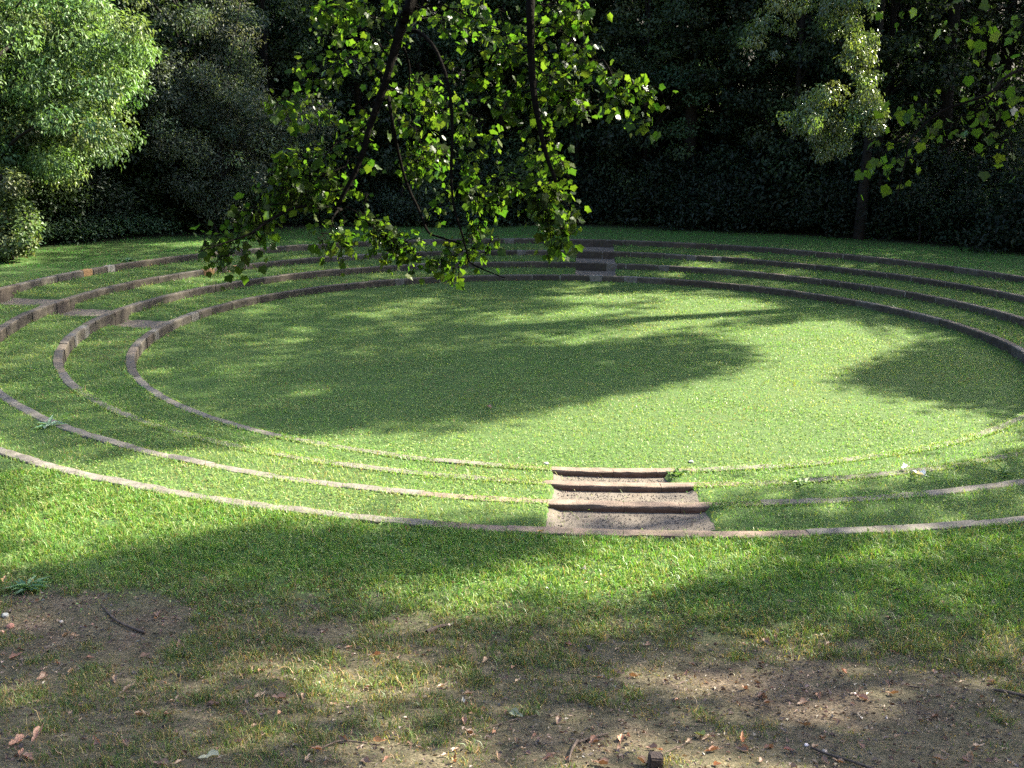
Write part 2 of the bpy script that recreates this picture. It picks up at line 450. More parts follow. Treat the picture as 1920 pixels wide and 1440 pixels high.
RINGL = ['lowest and innermost stone kerb ring, directly enclosing the round grass arena',
         'second stone kerb ring from the arena, one grass step above the innermost',
         'third stone kerb ring from the arena, between two upper grass steps',
         'outermost and highest stone kerb ring, bordering the outer lawn']
for k in range(4):
    root = empty('stone_kerb_ring')
    tag(root, RINGL[k], 'stone kerb', 'concentric stone kerb rings of the amphitheatre')
    # mortar core
    na = 360
    a = np.linspace(0, 2 * PI, na, endpoint=False)
    prof = np.array([[.024, -.35], [.024, -.03], [.032, -.022], [WID - .032, -.022], [WID - .024, -.03], [WID - .024, -.3]])
    P = np.stack([(RR[k] + prof[:, 0])[None, :] * np.cos(a)[:, None], (RR[k] + prof[:, 0])[None, :] * np.sin(a)[:, None], np.tile(HH[k] + prof[:, 1], (na, 1))], -1)
    m = len(prof); i = np.arange(na)[:, None] * m; i2 = ((np.arange(na) + 1) % na)[:, None] * m; j = np.arange(m - 1)[None, :]
    Q = np.stack([i + j, i2 + j, i2 + j + 1, i + j + 1], -1).reshape(-1, 4)
    mesh_np('mortar', P.reshape(-1, 3), Q, M['mortar'], parent=root)
    ang = 0.0
    pend = sorted([(math.radians(a % 360), v, 0) for a, v in PALE[k]] + [(math.radians(a % 360), v, 1) for a, v in RED.get(k, [])])
    while ang < 2 * PI - .03:
        ln = random.uniform(.62, 1.3) / RR[k]
        special = None
        if pend and pend[0][0] < ang + ln + .3 / RR[k]:
            if pend[0][0] - ang > .25 / RR[k]: ln = pend[0][0] - ang
            else: special = pend.pop(0); ln = random.uniform(.28, .45) / RR[k]
        if 2 * PI - (ang + ln) < .5 / RR[k]: ln = 2 * PI - ang
        gap = (random.choice([.008, .012, .02, .05]) if not -150 < math.degrees(ang) - 360 < -25 else .004) / RR[k]
        mid = math.degrees(ang + ln / 2); mid = mid - 360 if mid > 180 else mid
        c = np.array(random.choice([(.078, .071, .061), (.068, .062, .054), (.086, .078, .066), (.08, .069, .058), (.096, .09, .08), (.06, .054, .047)])) * random.uniform(.85, 1.2)
        lab = None
        if -97 < mid < -80: c = np.array((.118, .092, .077)) * random.uniform(.9, 1.1)
        elif -150 < mid < -30: c = np.array((.098, .094, .086)) * random.uniform(.92, 1.08)
        if special and special[2] == 0: c = np.array([.8, .79, .75]) * special[1] * .32; lab = 'pale whitish replacement block'
        if special and special[2] == 1: c = np.array([.15, .095, .05]); lab = 'orange brown stained block'
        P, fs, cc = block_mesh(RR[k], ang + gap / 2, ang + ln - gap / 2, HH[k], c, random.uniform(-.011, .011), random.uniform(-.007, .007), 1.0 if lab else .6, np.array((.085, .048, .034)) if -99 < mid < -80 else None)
        b = mesh_np('stone_block', P, fs, M['stone'], cc, parent=root)
        if lab: b['label'] = lab
        ang += ln

# ------------------------------------------------------------------ grass
def in_view(x, y, z, m=60):
    u, v, d = project(np.stack([x, y, z], -1))
    return (d > 0) & (u > -m) & (u < 1920 + m) & (v > -m) & (v < 1440 + m), d

def overgrow(x, y):
    """how strongly turf creeps over the near stretch of each kerb"""
    r = np.hypot(x, y); a = np.degrees(np.arctan2(y, x))
    n = fbm(x * 1.1, y * 1.1, 60)
    g = np.zeros_like(r)
    g = np.where((r < 10.5) & (a > -82) & (a < -15), .55, g)
    g = np.where((r < 10.5) & (a < -92) & (a > -118), .35, g)
    g = np.where((r > 10.5) & (r < 12) & (a < -92) & (a > -140), .45, g)
    g = np.where((r > 10.5) & (r < 12) & (a > -82) & (a < -15), .5, g)
    g = np.where((r > 12) & (r < 13.5) & (a > -84) & (a < -70), .35, g)
    g = np.where((r > 12) & (r < 13.5) & (a < -91) & (a > -108), .15, g)
    g = np.where((r > 13.5) & (r < 15) & (a > -110) & (a < -84), .25, g)
    return np.clip(g + (n - .5) * 1.0, 0, 1) * (g > 0)

def kerb_mask(x, y):
    r = np.hypot(x, y); on = np.zeros(r.shape, bool); kz = np.zeros(r.shape)
    for k in range(4):
        b = (r > RR[k] - .012) & (r < RR[k] + WID + .012)
        on |= b; kz = np.where(b, HH[k], kz)
    return on, kz

def blades(x, y, z, h, w, lean, col, seg=2):
    n = len(x)
    a = rng.random(n) * 2 * PI; b = rng.random(n) * 2 * PI
    side = np.stack([np.cos(a), np.sin(a), 0 * a], -1) * (w / 2)[:, None]
    ln = np.stack([np.cos(b), np.sin(b), 0 * b], -1) * (lean * h)[:, None]
    B = np.stack([x, y, z - .01], -1); up = np.array([0, 0, 1.0])
    mid = B + up * (h * .6)[:, None] + ln * .35
    tip = B + up * (h * (1 - .35 * lean ** 2))[:, None] + ln
    V = np.stack([B - side, B + side, mid - side * .8, mid + side * .8, tip], 1).reshape(-1, 3)
    i = np.arange(n) * 5
    q = np.stack([i, i + 1, i + 3, i + 2], -1); t = np.stack([i + 2, i + 3, i + 4], -1)
    return V, [q, t], np.repeat(col, 5, 0)

class Acc:
    def __init__(s): s.V = []; s.F = {}; s.C = []; s.n = 0
    def add(s, V, fs, C):
        if isinstance(fs, np.ndarray): fs = [fs]
        for f in fs: s.F.setdefault(f.shape[1], []).append(f + s.n)
        s.V.append(V); s.C.append(C); s.n += len(V)
    def build(s, name, mat, parent=None, smooth=False):
        return mesh_np(name, np.concatenate(s.V), [np.concatenate(v) for v in s.F.values()], mat, np.concatenate(s.C), parent, None)

G1 = [(.078, .182, .032), (.108, .205, .04), (.062, .162, .032), (.138, .212, .048)]
G2 = [(.17, .21, .06), (.205, .22, .08), (.15, .20, .055)]
DRY = [(.2, .15, .075), (.16, .115, .055), (.24, .185, .105), (.13, .09, .045)]

def lawn(n_try, box, hgt, wid, dens=None, arena=True):
    x = rng.uniform(box[0], box[1], n_try); y = rng.uniform(box[2], box[3], n_try)
    return x, y

acc = Acc()
def lawn_zone(rmin, rmax, dens_near, hgt, dens_pow=1.2):
    area = (2 * rmax) ** 2
    n = int(area * dens_near)
    x = rng.uniform(-rmax, rmax, n); y = rng.uniform(-rmax, rmax, n)
    r = np.hypot(x, y)
    k = (r >= rmin) & (r < rmax) & (y > -15.6); x, y = x[k], y[k]
    z = ground_z(x, y); iv, d = in_view(x, y, z)
    k = iv & (rng.random(len(x)) < np.clip((12.5 / np.maximum(d, 1)) ** dens_pow, 0, 1)); x, y, z, d = x[k], y[k], z[k], d[k]
    on, kz = kerb_mask(x, y); og = overgrow(x, y)
    jx = x + .34 * (fbm(x * 4, y * 4, 66) - .5) + rng.normal(0, .03, len(x)); jy = y + .34 * (fbm(x * 4, y * 4, 67) - .5) + rng.normal(0, .03, len(x))
    edge_ai = in_aisle(jx, jy, -.05 + .0) & (np.hypot(x, y) > 10.1) & (np.hypot(x, y) < RR[3])
    keep = np.where(on, rng.random(len(x)) < og * .6, True)
    keep &= ~(edge_ai & (rng.random(len(x)) > .03 + .12 * (fbm(x * 3, y * 3, 70) > .62)))
    # at the arena side of a kerb no turf stands in the face
    keep &= ~((np.hypot(x, y) > 18.2 + 2.5 * fbm(x * .6, y * .6, 71)) & (rng.random(len(x)) < .85) & (y > -6))
    x, y, z, d, on, kz = x[keep], y[keep], z[keep], d[keep], on[keep], kz[keep]
    z = np.where(on, kz - .01, z)
    n = len(x)
    t = fbm(x * .9, y * .9, 72)
    h = hgt * (.45 + .85 * rng.random(n)) * (.35 + .8 * t + .7 * fbm(x * 4.5, y * 4.5, 79))
    kerbn = np.zeros(n)
    rr = np.hypot(x, y)
    for q in range(4):
        kerbn = np.maximum(kerbn, 1 - sstep(.0, .12, np.abs(rr - RR[q] - .1) - .1))
    h = h * (1 + (1.1 + .9 * (y > 0)) * kerbn * rng.random(n))
    w = .0055 * (d / 12) ** .9 * (.7 + .7 * rng.random(n))
    c = palette(n, G1, .25)
    c2 = palette(n, G2, .25); mixn = (.6 * fbm(x * .45, y * .45, 73) + .4 * fbm(x * 1.9, y * 1.9, 74) + .55 * (rng.random(n) - .5) > .54)
    c = np.where(mixn[:, None], c2, c)
    far = sstep(13.5, 15, rr) * sstep(0, 5, y)
    c = np.where((rng.random(n) < far)[:, None], palette(n, [(.055, .20, .03), (.075, .22, .035), (.045, .175, .03)], .25), c)
    dry = rng.random(n) < .03 + .22 * sstep(.58, .75, fbm(x * .8, y * .8, 77)); c = np.where(dry[:, None], palette(n, DRY), c)
    acc.add(*blades(x, y, z, h, w, .45 + .9 * rng.random(n), c))
lawn_zone(0, 10.0, 900, .05)
lawn_zone(10.0, 14.5, 1000, .06)
lawn_zone(14.5, 22.5, 520, .05)
def kerb_turf():
    for k in range(4):
        n = 60000
        a = np.radians(rng.uniform(-150, -15, n)); r = RR[k] + rng.uniform(-.02, WID + .02, n)
        x, y = r * np.cos(a), r * np.sin(a)
        og = overgrow(x, y); ed = np.abs(r - RR[k] - WID / 2) / (WID / 2)
        keep = (rng.random(n) < np.clip(og * .8, 0, 1)) | (rng.random(n) < .35 * sstep(.55, 1, ed) * sstep(.4, .6, fbm(x * 3, y * 3, 61)))
        keep &= ~(in_aisle(x, y, .02)); x, y = x[keep], y[keep]; n = len(x)
        iv, d = in_view(x, y, np.full(n, HH[k])); x, y, d = x[iv], y[iv], d[iv]; n = len(x)
        h = .035 * (.5 + .9 * rng.random(n)); w = .008 * (.7 + .7 * rng.random(n)) * (d / 12) ** .6
        acc.add(*blades(x, y, np.full(n, HH[k] - .004), h, w, .6 + 1.1 * rng.random(n), palette(n, G1 + G2, .25)))
kerb_turf()
g = acc.build('lawn_grass', M['grass'])
tag(g, 'short mown green grass covering the arena, its steps and the far lawn', 'grass', kind='stuff')

# clover and daisies leaves in the turf
def clover():
    n = 420000
    x = rng.uniform(-14.5, 14.5, n); y = rng.uniform(-17.2, 12, n)
    z = ground_z(x, y); iv, d = in_view(x, y, z)
    r = np.hypot(x, y)
    p = np.clip((12 / np.maximum(d, 1)) ** 1.6, 0, 1) * (.3 + .7 * sstep(.4, .6, fbm(x * .8, y * .8, 80)))
    on, kz = kerb_mask(x, y); og = overgrow(x, y)
    p = p * sstep(17.2, 15.2, -y)
    k = iv & (rng.random(n) < p) & np.where(on, rng.random(n) < og * .6, True) & ~(in_aisle(x, y, .0) & (r > 10.1) & (r < RR[3]) & (rng.random(n) > .04))
    x, y, z, d = x[k], y[k], np.where(on[k], kz[k], z[k]), d[k]; n = len(x)
    C = np.stack([x, y, z + .015 + .035 * rng.random(n)], -1)
    ax = rng.normal(size=(n, 3)); ax[:, 2] *= .25
    nr = np.array([0, 0, 1.0]) + rng.normal(size=(n, 3)) * .35
    s = (.02 + .014 * rng.random(n)) * (d / 13) ** .5
    V, Fc = leaf_geo(C, ax, nr, s, s * .9, .1)
    c = palette(n, [(.10, .17, .045), (.13, .2, .06), (.085, .15, .04), (.17, .22, .085)], .2)
    o = mesh_np('clover', V, Fc, M['grass'], np.repeat(c, 4, 0), smooth=None)
    tag(o, 'low clover leaves mixed into the arena turf and grass steps', 'clover', kind='stuff')
clover()

# foreground turf in ragged tufts
def fore_grass():
    a = Acc()
    n = 70000
    x = rng.uniform(-8.5, 8.5, n); y = rng.uniform(-20.6, -13.0, n)
    r = np.hypot(x, y)
    z = ground_z(x, y); iv, d = in_view(x, y, z, 90)
    dirt = dirt_amount(x, y)
    p = (1 - dirt) ** 1.4 * (.3 + .7 * sstep(.4, .56, fbm(x * 6, y * 6, 90))) + .15
    k = iv & (r > RR[3] + WID + .02) & (rng.random(n) < p)
    x, y, d, dirt = x[k], y[k], d[k], dirt[k]; nt = len(x)
    per = 13
    i = np.repeat(np.arange(nt), per); n = len(i)
    tx = x[i] + rng.normal(0, .035, n); ty = y[i] + rng.normal(0, .035, n)
    ok = np.hypot(tx, ty) > RR[3] + WID + .005
    i, tx, ty = i[ok], tx[ok], ty[ok]; n = len(i)
    tz = ground_z(tx, ty)
    lush = sstep(.55, .1, dirt[i])
    th = (.3 + .9 * rng.random(nt) ** 1.5)[i]
    h = (.026 + .066 * lush) * th * (.5 + .8 * rng.random(n))
    w = .0062 * (.6 + .8 * rng.random(n)) * (d[i] / 8) ** .7
    c = palette(n, [(.065, .10, .03), (.085, .12, .036), (.05, .085, .03), (.105, .135, .05)], .25)
    gr = sstep(16.9, 15.4, -ty + .8 * (fbm(tx * 1.3, ty * 1.3, 95) - .5))
    c = np.where((rng.random(n) < gr)[:, None], palette(n, G1 + G1 + G2, .25) * .85, c)
    dry = rng.random(n) < (.03 + .28 * (1 - gr) + .5 * (1 - gr) * sstep(.05, .7, dirt[i]) * (.3 + 1.2 * rng.random(nt))[i])
    c = np.where(dry[:, None], palette(n, DRY, .3), c)
    a.add(*blades(tx, ty, tz, h, w, .3 + .9 * rng.random(n), c))
    o = a.build('foreground_grass', M['grass'])
    tag(o, 'ragged tufts of thin and partly dry grass over the bare foreground soil', 'grass', kind='stuff')
fore_grass()

# crumbled litter: wood chips, leaf bits, tiny stones
def litter():
    n = 110000
    x = rng.uniform(-8, 8, n); y = rng.uniform(-20.4, -14.9, n)
    z = ground_z(x, y); iv, d = in_view(x, y, z, 60)
    dirt = dirt_amount(x, y)
    k = iv & (rng.random(n) < .12 + .75 * dirt)
    x, y, z = x[k], y[k], z[k]; n = len(x)
    C = np.stack([x, y, z + .004 + .012 * rng.random(n)], -1)
    ax = rng.normal(size=(n, 3)); ax[:, 2] *= .3
    nr = np.array([0, 0, 1.0]) + rng.normal(size=(n, 3)) * .5
    L = .008 + .042 * rng.random(n) ** 3.2
    V, Fc = leaf_geo(C, ax, nr, L, L * (.25 + .5 * rng.random(n)), .35)
    c = palette(n, [(.08, .056, .04), (.11, .08, .056), (.05, .035, .025), (.035, .025, .02), (.09, .05, .034), (.17, .13, .1)], .35)
    o = mesh_np('leaf_litter', V, Fc, M['dead'], np.repeat(c, 4, 0))
    tag(o, 'crumbled leaf bits and wood chips scattered over the foreground soil', 'leaf litter', kind='stuff')
litter()

# ------------------------------------------------------------------ light through the trees: where the photo shows sun on the ground
LIT = [
 (1, [(560, 845), (640, 815), (800, 802), (1000, 772), (1150, 742), (1300, 716), (1390, 690), (1405, 660), (1330, 640), (1300, 622), (1400, 612), (1560, 598), (1640, 606), (1760, 625), (1720, 655), (1640, 680), (1590, 705), (1610, 730), (1720, 748), (1850, 768), (1925, 785), (1925, 850), (1700, 860), (1400, 885), (1230, 885), (900, 875), (700, 850)]),
 (1, [(380, 835), (640, 818), (1000, 870), (1250, 880), (1450, 870), (1700, 840), (1925, 780), (1925, 850), (1700, 905), (1500, 925), (1350, 925), (1320, 985), (1000, 985), (640, 965), (400, 945), (150, 880), (0, 840), (0, 815), (120, 850), (280, 860)]),
 (1, [(-60, 830), (200, 890), (640, 968), (830, 985), (700, 1000), (420, 1008), (280, 1030), (150, 1055), (-60, 1080)]),
 (1, [(1000, 560), (1100, 530), (1180, 523), (1330, 538), (1310, 552), (1200, 560), (1100, 575)]),
 (.95, [(1150, 600), (1240, 570), (1400, 585), (1550, 590), (1470, 600), (1330, 605), (1200, 615)]),
 (.95, [(960, 645), (1050, 625), (1200, 610), (1350, 600), (1330, 622), (1200, 635), (1050, 655)]),
 (.8, [(820, 612), (930, 590), (1010, 585), (1100, 590), (1000, 603), (900, 615)]),
 (.7, [(640, 592), (740, 570), (860, 555), (880, 562), (770, 585), (660, 605)]),
 (.5, [(400, 672), (480, 645), (600, 625), (640, 632), (540, 655), (430, 690)]),
 (.4, [(420, 745), (560, 735), (690, 715), (720, 725), (600, 750), (480, 770)]),
 (.6, [(640, 685), (760, 660), (850, 655), (800, 672), (700, 690)]), (.35, [(380, 620), (470, 590), (560, 575), (520, 600), (430, 625)]),
 (1, [(1165, 518), (1230, 505), (1420, 525), (1300, 525)]), (1, [(1260, 498), (1300, 488), (1400, 497), (1380, 505)]),
 (1, [(1320, 482), (1330, 472), (1400, 476), (1390, 485)]), (.8, [(1430, 514), (1440, 502), (1510, 505), (1490, 518)]), (.7, [(1470, 492), (1500, 483), (1560, 488), (1540, 498)]),
 (1, [(1180, 575), (1250, 555), (1420, 560), (1560, 580), (1450, 590), (1280, 588)]), (1, [(1280, 528), (1420, 545), (1400, 556), (1290, 548)]), (.8, [(1020, 590), (1120, 575), (1180, 590), (1060, 608)]),
 (.6, [(1580, 552), (1640, 545), (1700, 555), (1650, 562)]), (.6, [(1380, 455), (1400, 450), (1450, 456), (1420, 462)]),
 (.95, [(960, 1055), (1080, 1020), (1250, 1000), (1480, 1005), (1520, 1060), (1330, 1100), (1120, 1115), (960, 1105), (860, 1150), (800, 1180), (830, 1100)]),
 (.55, [(900, 1170), (1080, 1120), (1200, 1130), (1180, 1200), (1000, 1210)]),
 (.95, [(1220, 1275), (1290, 1245), (1440, 1235), (1480, 1255), (1350, 1285), (1260, 1310), (1200, 1310)]),
 (1, [(1540, 1295), (1620, 1285), (1690, 1300), (1640, 1340), (1580, 1365), (1530, 1350)]),
 (.5, [(1550, 1000), (1750, 990), (1925, 975), (1925, 1010), (1820, 1030), (1700, 1060), (1580, 1050)]),
 (.5, [(1420, 940), (1600, 930), (1800, 895), (1925, 880), (1925, 930), (1750, 955), (1500, 965)]),
 (.55, [(1590, 1110), (1700, 1080), (1850, 1090), (1780, 1150), (1640, 1160)]),
 (.35, [(0, 1300), (140, 1290), (260, 1330), (120, 1360)]), (.3, [(380, 1180), (560, 1160), (700, 1200), (520, 1240)]),
 (.3, [(400, 1250), (700, 1240), (800, 1300), (500, 1330)]), (.3, [(420, 1370), (600, 1360), (700, 1420), (480, 1430)]),
 (.35, [(850, 1390), (1050, 1360), (1250, 1390), (1100, 1430)]), (.3, [(1280, 1360), (1450, 1350), (1500, 1400), (1330, 1420)]),
 (.45, [(1650, 1230), (1780, 1220), (1850, 1260), (1700, 1270)]), (.3, [(600, 1060), (800, 1040), (780, 1090), (650, 1110)]),
 (.55, [(-40, 470), (160, 455), (210, 462), (120, 480), (-40, 500)]), (.55, [(280, 458), (340, 448), (450, 445), (420, 458), (320, 468)]),
 (.5, [(-40, 515), (60, 500), (80, 512), (-40, 530)]), (.8, [(140, 520), (150, 505), (180, 508), (180, 525)]),
 (.8, [(335, 555), (350, 540), (400, 530), (430, 540), (380, 560)]), (.6, [(240, 545), (330, 525), (420, 520), (400, 530), (300, 550)]),
 (.5, [(900, 465), (1000, 460), (1060, 462), (1000, 467), (900, 470)]), (.6, [(900, 505), (960, 498), (1000, 500), (960, 510)]), (.5, [(700, 520), (800, 508), (830, 515), (720, 530)]),
 (.45, [(0, 650), (60, 620), (110, 640), (40, 670)]), (.5, [(180, 645), (230, 625), (260, 635), (200, 660)])]

DARK = [[(1720, 1390), (1850, 1300), (1960, 1270), (1960, 1480), (1620, 1480)], [(-40, 1085), (200, 1085), (340, 1110), (360, 1200), (260, 1270), (-40, 1280)], [(-40, 1395), (280, 1400), (420, 1440), (300, 1480), (-40, 1480)],
        [(1500, 1130), (1640, 1160), (1800, 1180), (1900, 1130), (1960, 1120), (1960, 1215), (1750, 1225), (1520, 1200)]]
def lit_prob(P):
    u, v, z = project(P)
    n1 = fbm(P[:, 0] * .45, P[:, 1] * .45, 101) - .5; n2 = fbm(P[:, 0] * .45, P[:, 1] * .45, 107) - .5
    uu = u + n1 * 60; vv = v + n2 * 22
    out = np.full(len(P), .035)
    fr = (z > 0) & (u > -60) & (u < 1980) & (v < 1500)
    for p, poly in LIT:
        out = np.where(inpoly(uu, vv, poly) & fr, np.maximum(out, p), out)
    out = np.where(fr & (P[:, 1] < -15.5), np.maximum(out, np.where(u < 750, .2, .33)), out)
    for poly in DARK: out = np.where(inpoly(uu, vv, poly) & fr, .03, out)
    out = np.where(~fr, .2, out)
    # partly lit places become patches, not a haze
    n = fbm(P[:, 0] * 1.7 + P[:, 1] * .9, P[:, 1] * 1.9, 113, 3)
    nn = np.clip((n - .5) * 2.6 + .5, 0, 1)
    return np.where(out > .9, 1.0, np.where(out < .1, (nn < .06) * .5, (nn < out).astype(float)))

# shade-giving trees, unseen crowns shaped to throw set shadows: (x, y, crown radius, crown bottom, crown top, kind)
TALL = [(17.3, -4.2, 9, 7, 23), (17.0, 11.0, 9, 7, 25), (20.5, 13.5, 8.5, 8, 27), (14.5, 20.0, 8, 8, 27), (11.5, 20.8, 7.5, 9, 26),
        (4.5, 21.5, 7, 9, 22), (25.5, 17.0, 9, 8, 30), (26.0, 23.0, 8, 9, 31), (14.0, -13.0, 8, 5.5, 19), (18, 24, 8, 9, 30)]
MAPLE = (7.2, -17.0, 8.5, 4.6, 15)
CASTERS = TALL + [MAPLE]

LIT_TARGETS = [(pix(90, 120, 33.5), 3.6), (pix(60, 250, 32.5), 2.6), (pix(30, 400, 31), 1.6), (pix(1625, 190, 36), 1.0), (pix(1560, 230, 36), 1.2), (pix(330, 130, 37), .9),
               (pix(1620, 60, 36), .9), (pix(770, 130, 6.6), .45), (pix(800, 230, 6.6), .5), (pix(700, 450, 6.6), .4), (pix(800, 40, 6.6), .45), (pix(880, 60, 6.6), .3), (pix(950, 130, 6.6), .3), (pix(560, 350, 6.6), .28)]

DEEP = [[(1590, 705), (1650, 665), (1760, 640), (1960, 690), (1960, 770), (1800, 755), (1690, 735)], [(480, 700), (800, 660), (1200, 650), (1380, 660), (1350, 690), (1000, 755), (700, 800), (480, 800)],
        [(1700, 1330), (1960, 1250), (1960, 1500), (1600, 1480)], [(-60, 1090), (350, 1090), (380, 1230), (100, 1260), (-60, 1280)], [(250, 1030), (450, 1012), (980, 995), (1000, 1040), (800, 1090), (300, 1090)],
        [(-60, 1380), (300, 1370), (350, 1460), (-60, 1480)], [(1000, 1210), (1200, 1200), (1250, 1240), (1000, 1260)]]
def cast():  # leaf clumps set on sun rays, so crowns throw the wanted shadows
    sp_ = .29
    gx, gy = np.meshgrid(np.arange(-23, 16, sp_), np.arange(-20.8, 21, sp_))
    x = gx.ravel() + rng.uniform(-.15, .15, gx.size); y = gy.ravel() + rng.uniform(-.15, .15, gx.size)
    z = ground_z(x, y)
    P = np.stack([x, y, z], -1)
    u, v, d = project(P)
    x2 = rng.uniform(-9, 9, 3600); y2 = rng.uniform(-20.8, -14.5, 3600)
    P = np.concatenate([P[P[:, 1] > -14.5], np.stack([x2, y2, ground_z(x2, y2)], -1)]); x, y = P[:, 0], P[:, 1]
    u, v, d = project(P)
    k = (d > 4) & (u > -260) & (u < 2180) & (v < 1600) & (np.hypot(x, y) < 23)
    P = P[k]
    P = P[rng.random(len(P)) > lit_prob(P)]
    u, v, d = project(P)
    dp = np.zeros(len(P), bool)
    for poly in DEEP: dp |= inpoly(u, v, poly)
    P = np.concatenate([P, P[dp] + rng.uniform(-.1, .1, (dp.sum(), 3)) * np.array([1, 1, 0])])
    Cb = np.concatenate([np.array([pix(rng.uniform(1640, 1980), rng.uniform(-60, 340), 4.5 + rng.normal() * .1) for _ in range(1000)])])  # extra clumps added to shade the upper right bough
    P = np.concatenate([P, Cb]); n = len(P)
    best = np.full(n, 1e9); pos = np.zeros((n, 3)); own = np.full(n, -1)
    for s in np.concatenate([np.arange(3.5, 12, .7), np.arange(12, 42, 1.1)]):
        s_ = s + rng.uniform(-.4, .4, n)
        Q = P + s_[:, None] / math.cos(EL) * SUN
        u, v, d = project(Q)
        vis = (d > 0) & (u > -70) & (u < 1990) & (v > -50)
        bad = vis.copy()
        for T, R in LIT_TARGETS:
            w = Q - T; t = np.clip(w @ SUN, 0, None); dist = np.linalg.norm(w - t[:, None] * SUN, axis=1)
            bad |= dist < R
        for i, (tx, ty, R, b, tp) in enumerate(CASTERS):
            dx = np.hypot(Q[:, 0] - tx, Q[:, 1] - ty) / R
            hz = (Q[:, 2] - (b + tp) / 2) / ((tp - b) / 2)
            e = dx ** 2 + hz ** 2 * .9 + rng.random(n) * .5
            ok = ~bad & (dx < 1.25) & (np.abs(hz) < 1.1) & (e < best)
            best = np.where(ok, e, best); own = np.where(ok, i, own); pos = np.where(ok[:, None], Q, pos)
    return P, pos, own
GP, CPOS, COWN = cast()
CFINE = GP[:, 1] < -14.5; CFINE[-1000:] = False
print('casters', len(CPOS), 'unplaced', (COWN < 0).sum())

def caster_leaves(pos, per, L, W, cols, spread=.26, fine=None):
    idx = np.repeat(np.arange(len(pos)), per); n = len(idx)
    fs = np.where(fine[idx], .5, 1.0); L = L * (.35 + .65 * fs); W = W * (.35 + .65 * fs)
    C = pos[idx] + rng.normal(0, spread, (n, 3)) * fs[:, None]
    nr = unit(rng.normal(size=(n, 3)) * .6 + SUN * .6 + np.array([0, 0, .4]))
    ax = rng.normal(size=(n, 3))
    V, Fc = leaf_geo(C, ax, nr, L * (.7 + .6 * rng.random(n)), W * (.7 + .6 * rng.random(n)), .12)
    u, v, d = project(C)
    vis = (d > 0) & (u > -25) & (u < 1945) & (v > -20)
    c = palette(n, cols, .25)
    keep = np.repeat(~vis, 4)
    # drop leaves that would dip into the open view
    ok = ~vis; m = ok.sum()
    V = V.reshape(-1, 4, 3)[ok].reshape(-1, 3); i = np.arange(m) * 4
    Fc = np.concatenate([np.stack([i, i + 1, i + 2], -1), np.stack([i, i + 2, i + 3], -1)])
    return V, Fc, np.repeat(c[ok], 4, 0)

def limbs(base, top, rad, targets, k=12, start=.35):
    trunk = spline([base, base + (top - base) * .3 + rng.normal(0, .15, 3), base + (top - base) * .65 + rng.normal(0, .25, 3), top], 8)
    paths = [(trunk, rad, rad * .25)]
    if len(targets):
        sel = targets[rng.choice(len(targets), min(k, len(targets)), replace=False)]
        for t in sel:
            f = min(max((t[2] - base[2]) / (top[2] - base[2]) * .75, start), .92)
            i = int(f * (len(trunk) - 1)); p = trunk[i]
            midp = (p + t) / 2 + np.array([0, 0, .08 * np.linalg.norm(t - p)])
            pts = spline([p, midp, t], 6)
            g = pts - (pts[:, 2:3] / SUN[2]) * SUN
            if lit_prob(g).mean() > .3: continue
            paths.append((pts, rad * .3 * (1 - f * .5), .02))
    return paths

DK = [(.027, .05, .023), (.036, .06, .028), (.024, .046, .023), (.042, .065, .03)]
TLAB = ['tall tree at the right lawn edge beside the near steps', 'tall spreading tree right of the arena', 'tall leafy tree at the right end of the wood',
        'tall tree in the dark right corner of the wood', 'tall dark tree in the wood behind the right seats', 'tall dark tree straight behind the far aisle',
        'tall tree deeper in the wood right of the arena', 'tall tree deeper in the right corner wood', 'leafy tree near the right foreground lawn',
        'tall tree deep in the wood behind the far right seats']
for i, (tx, ty, R, b, tp) in enumerate(TALL):
    pos = CPOS[COWN == i]
    gz = float(ground_z(tx, ty))
    root = empty('shade_tree', (0, 0, 0))
    tag(root, TLAB[i], 'tree', 'tall trees standing round the right side of the arena')
    base = np.array([tx, ty, gz - .2]); top = np.array([tx + rng.normal(0, .6), ty + rng.normal(0, .6), tp])
    far = pos
    V, fs = tube_geo(limbs(base, top, .3, far, 14, .4), 8)
    mesh_np('trunk', V, fs, M['bark'], parent=root, smooth=True)
    if len(pos):
        V, Fc, c = caster_leaves(pos, 7, .30, .22, DK, .26, CFINE[COWN == i])
        mesh_np('crown', V, Fc, M['leaf'], c, parent=root, smooth=None)

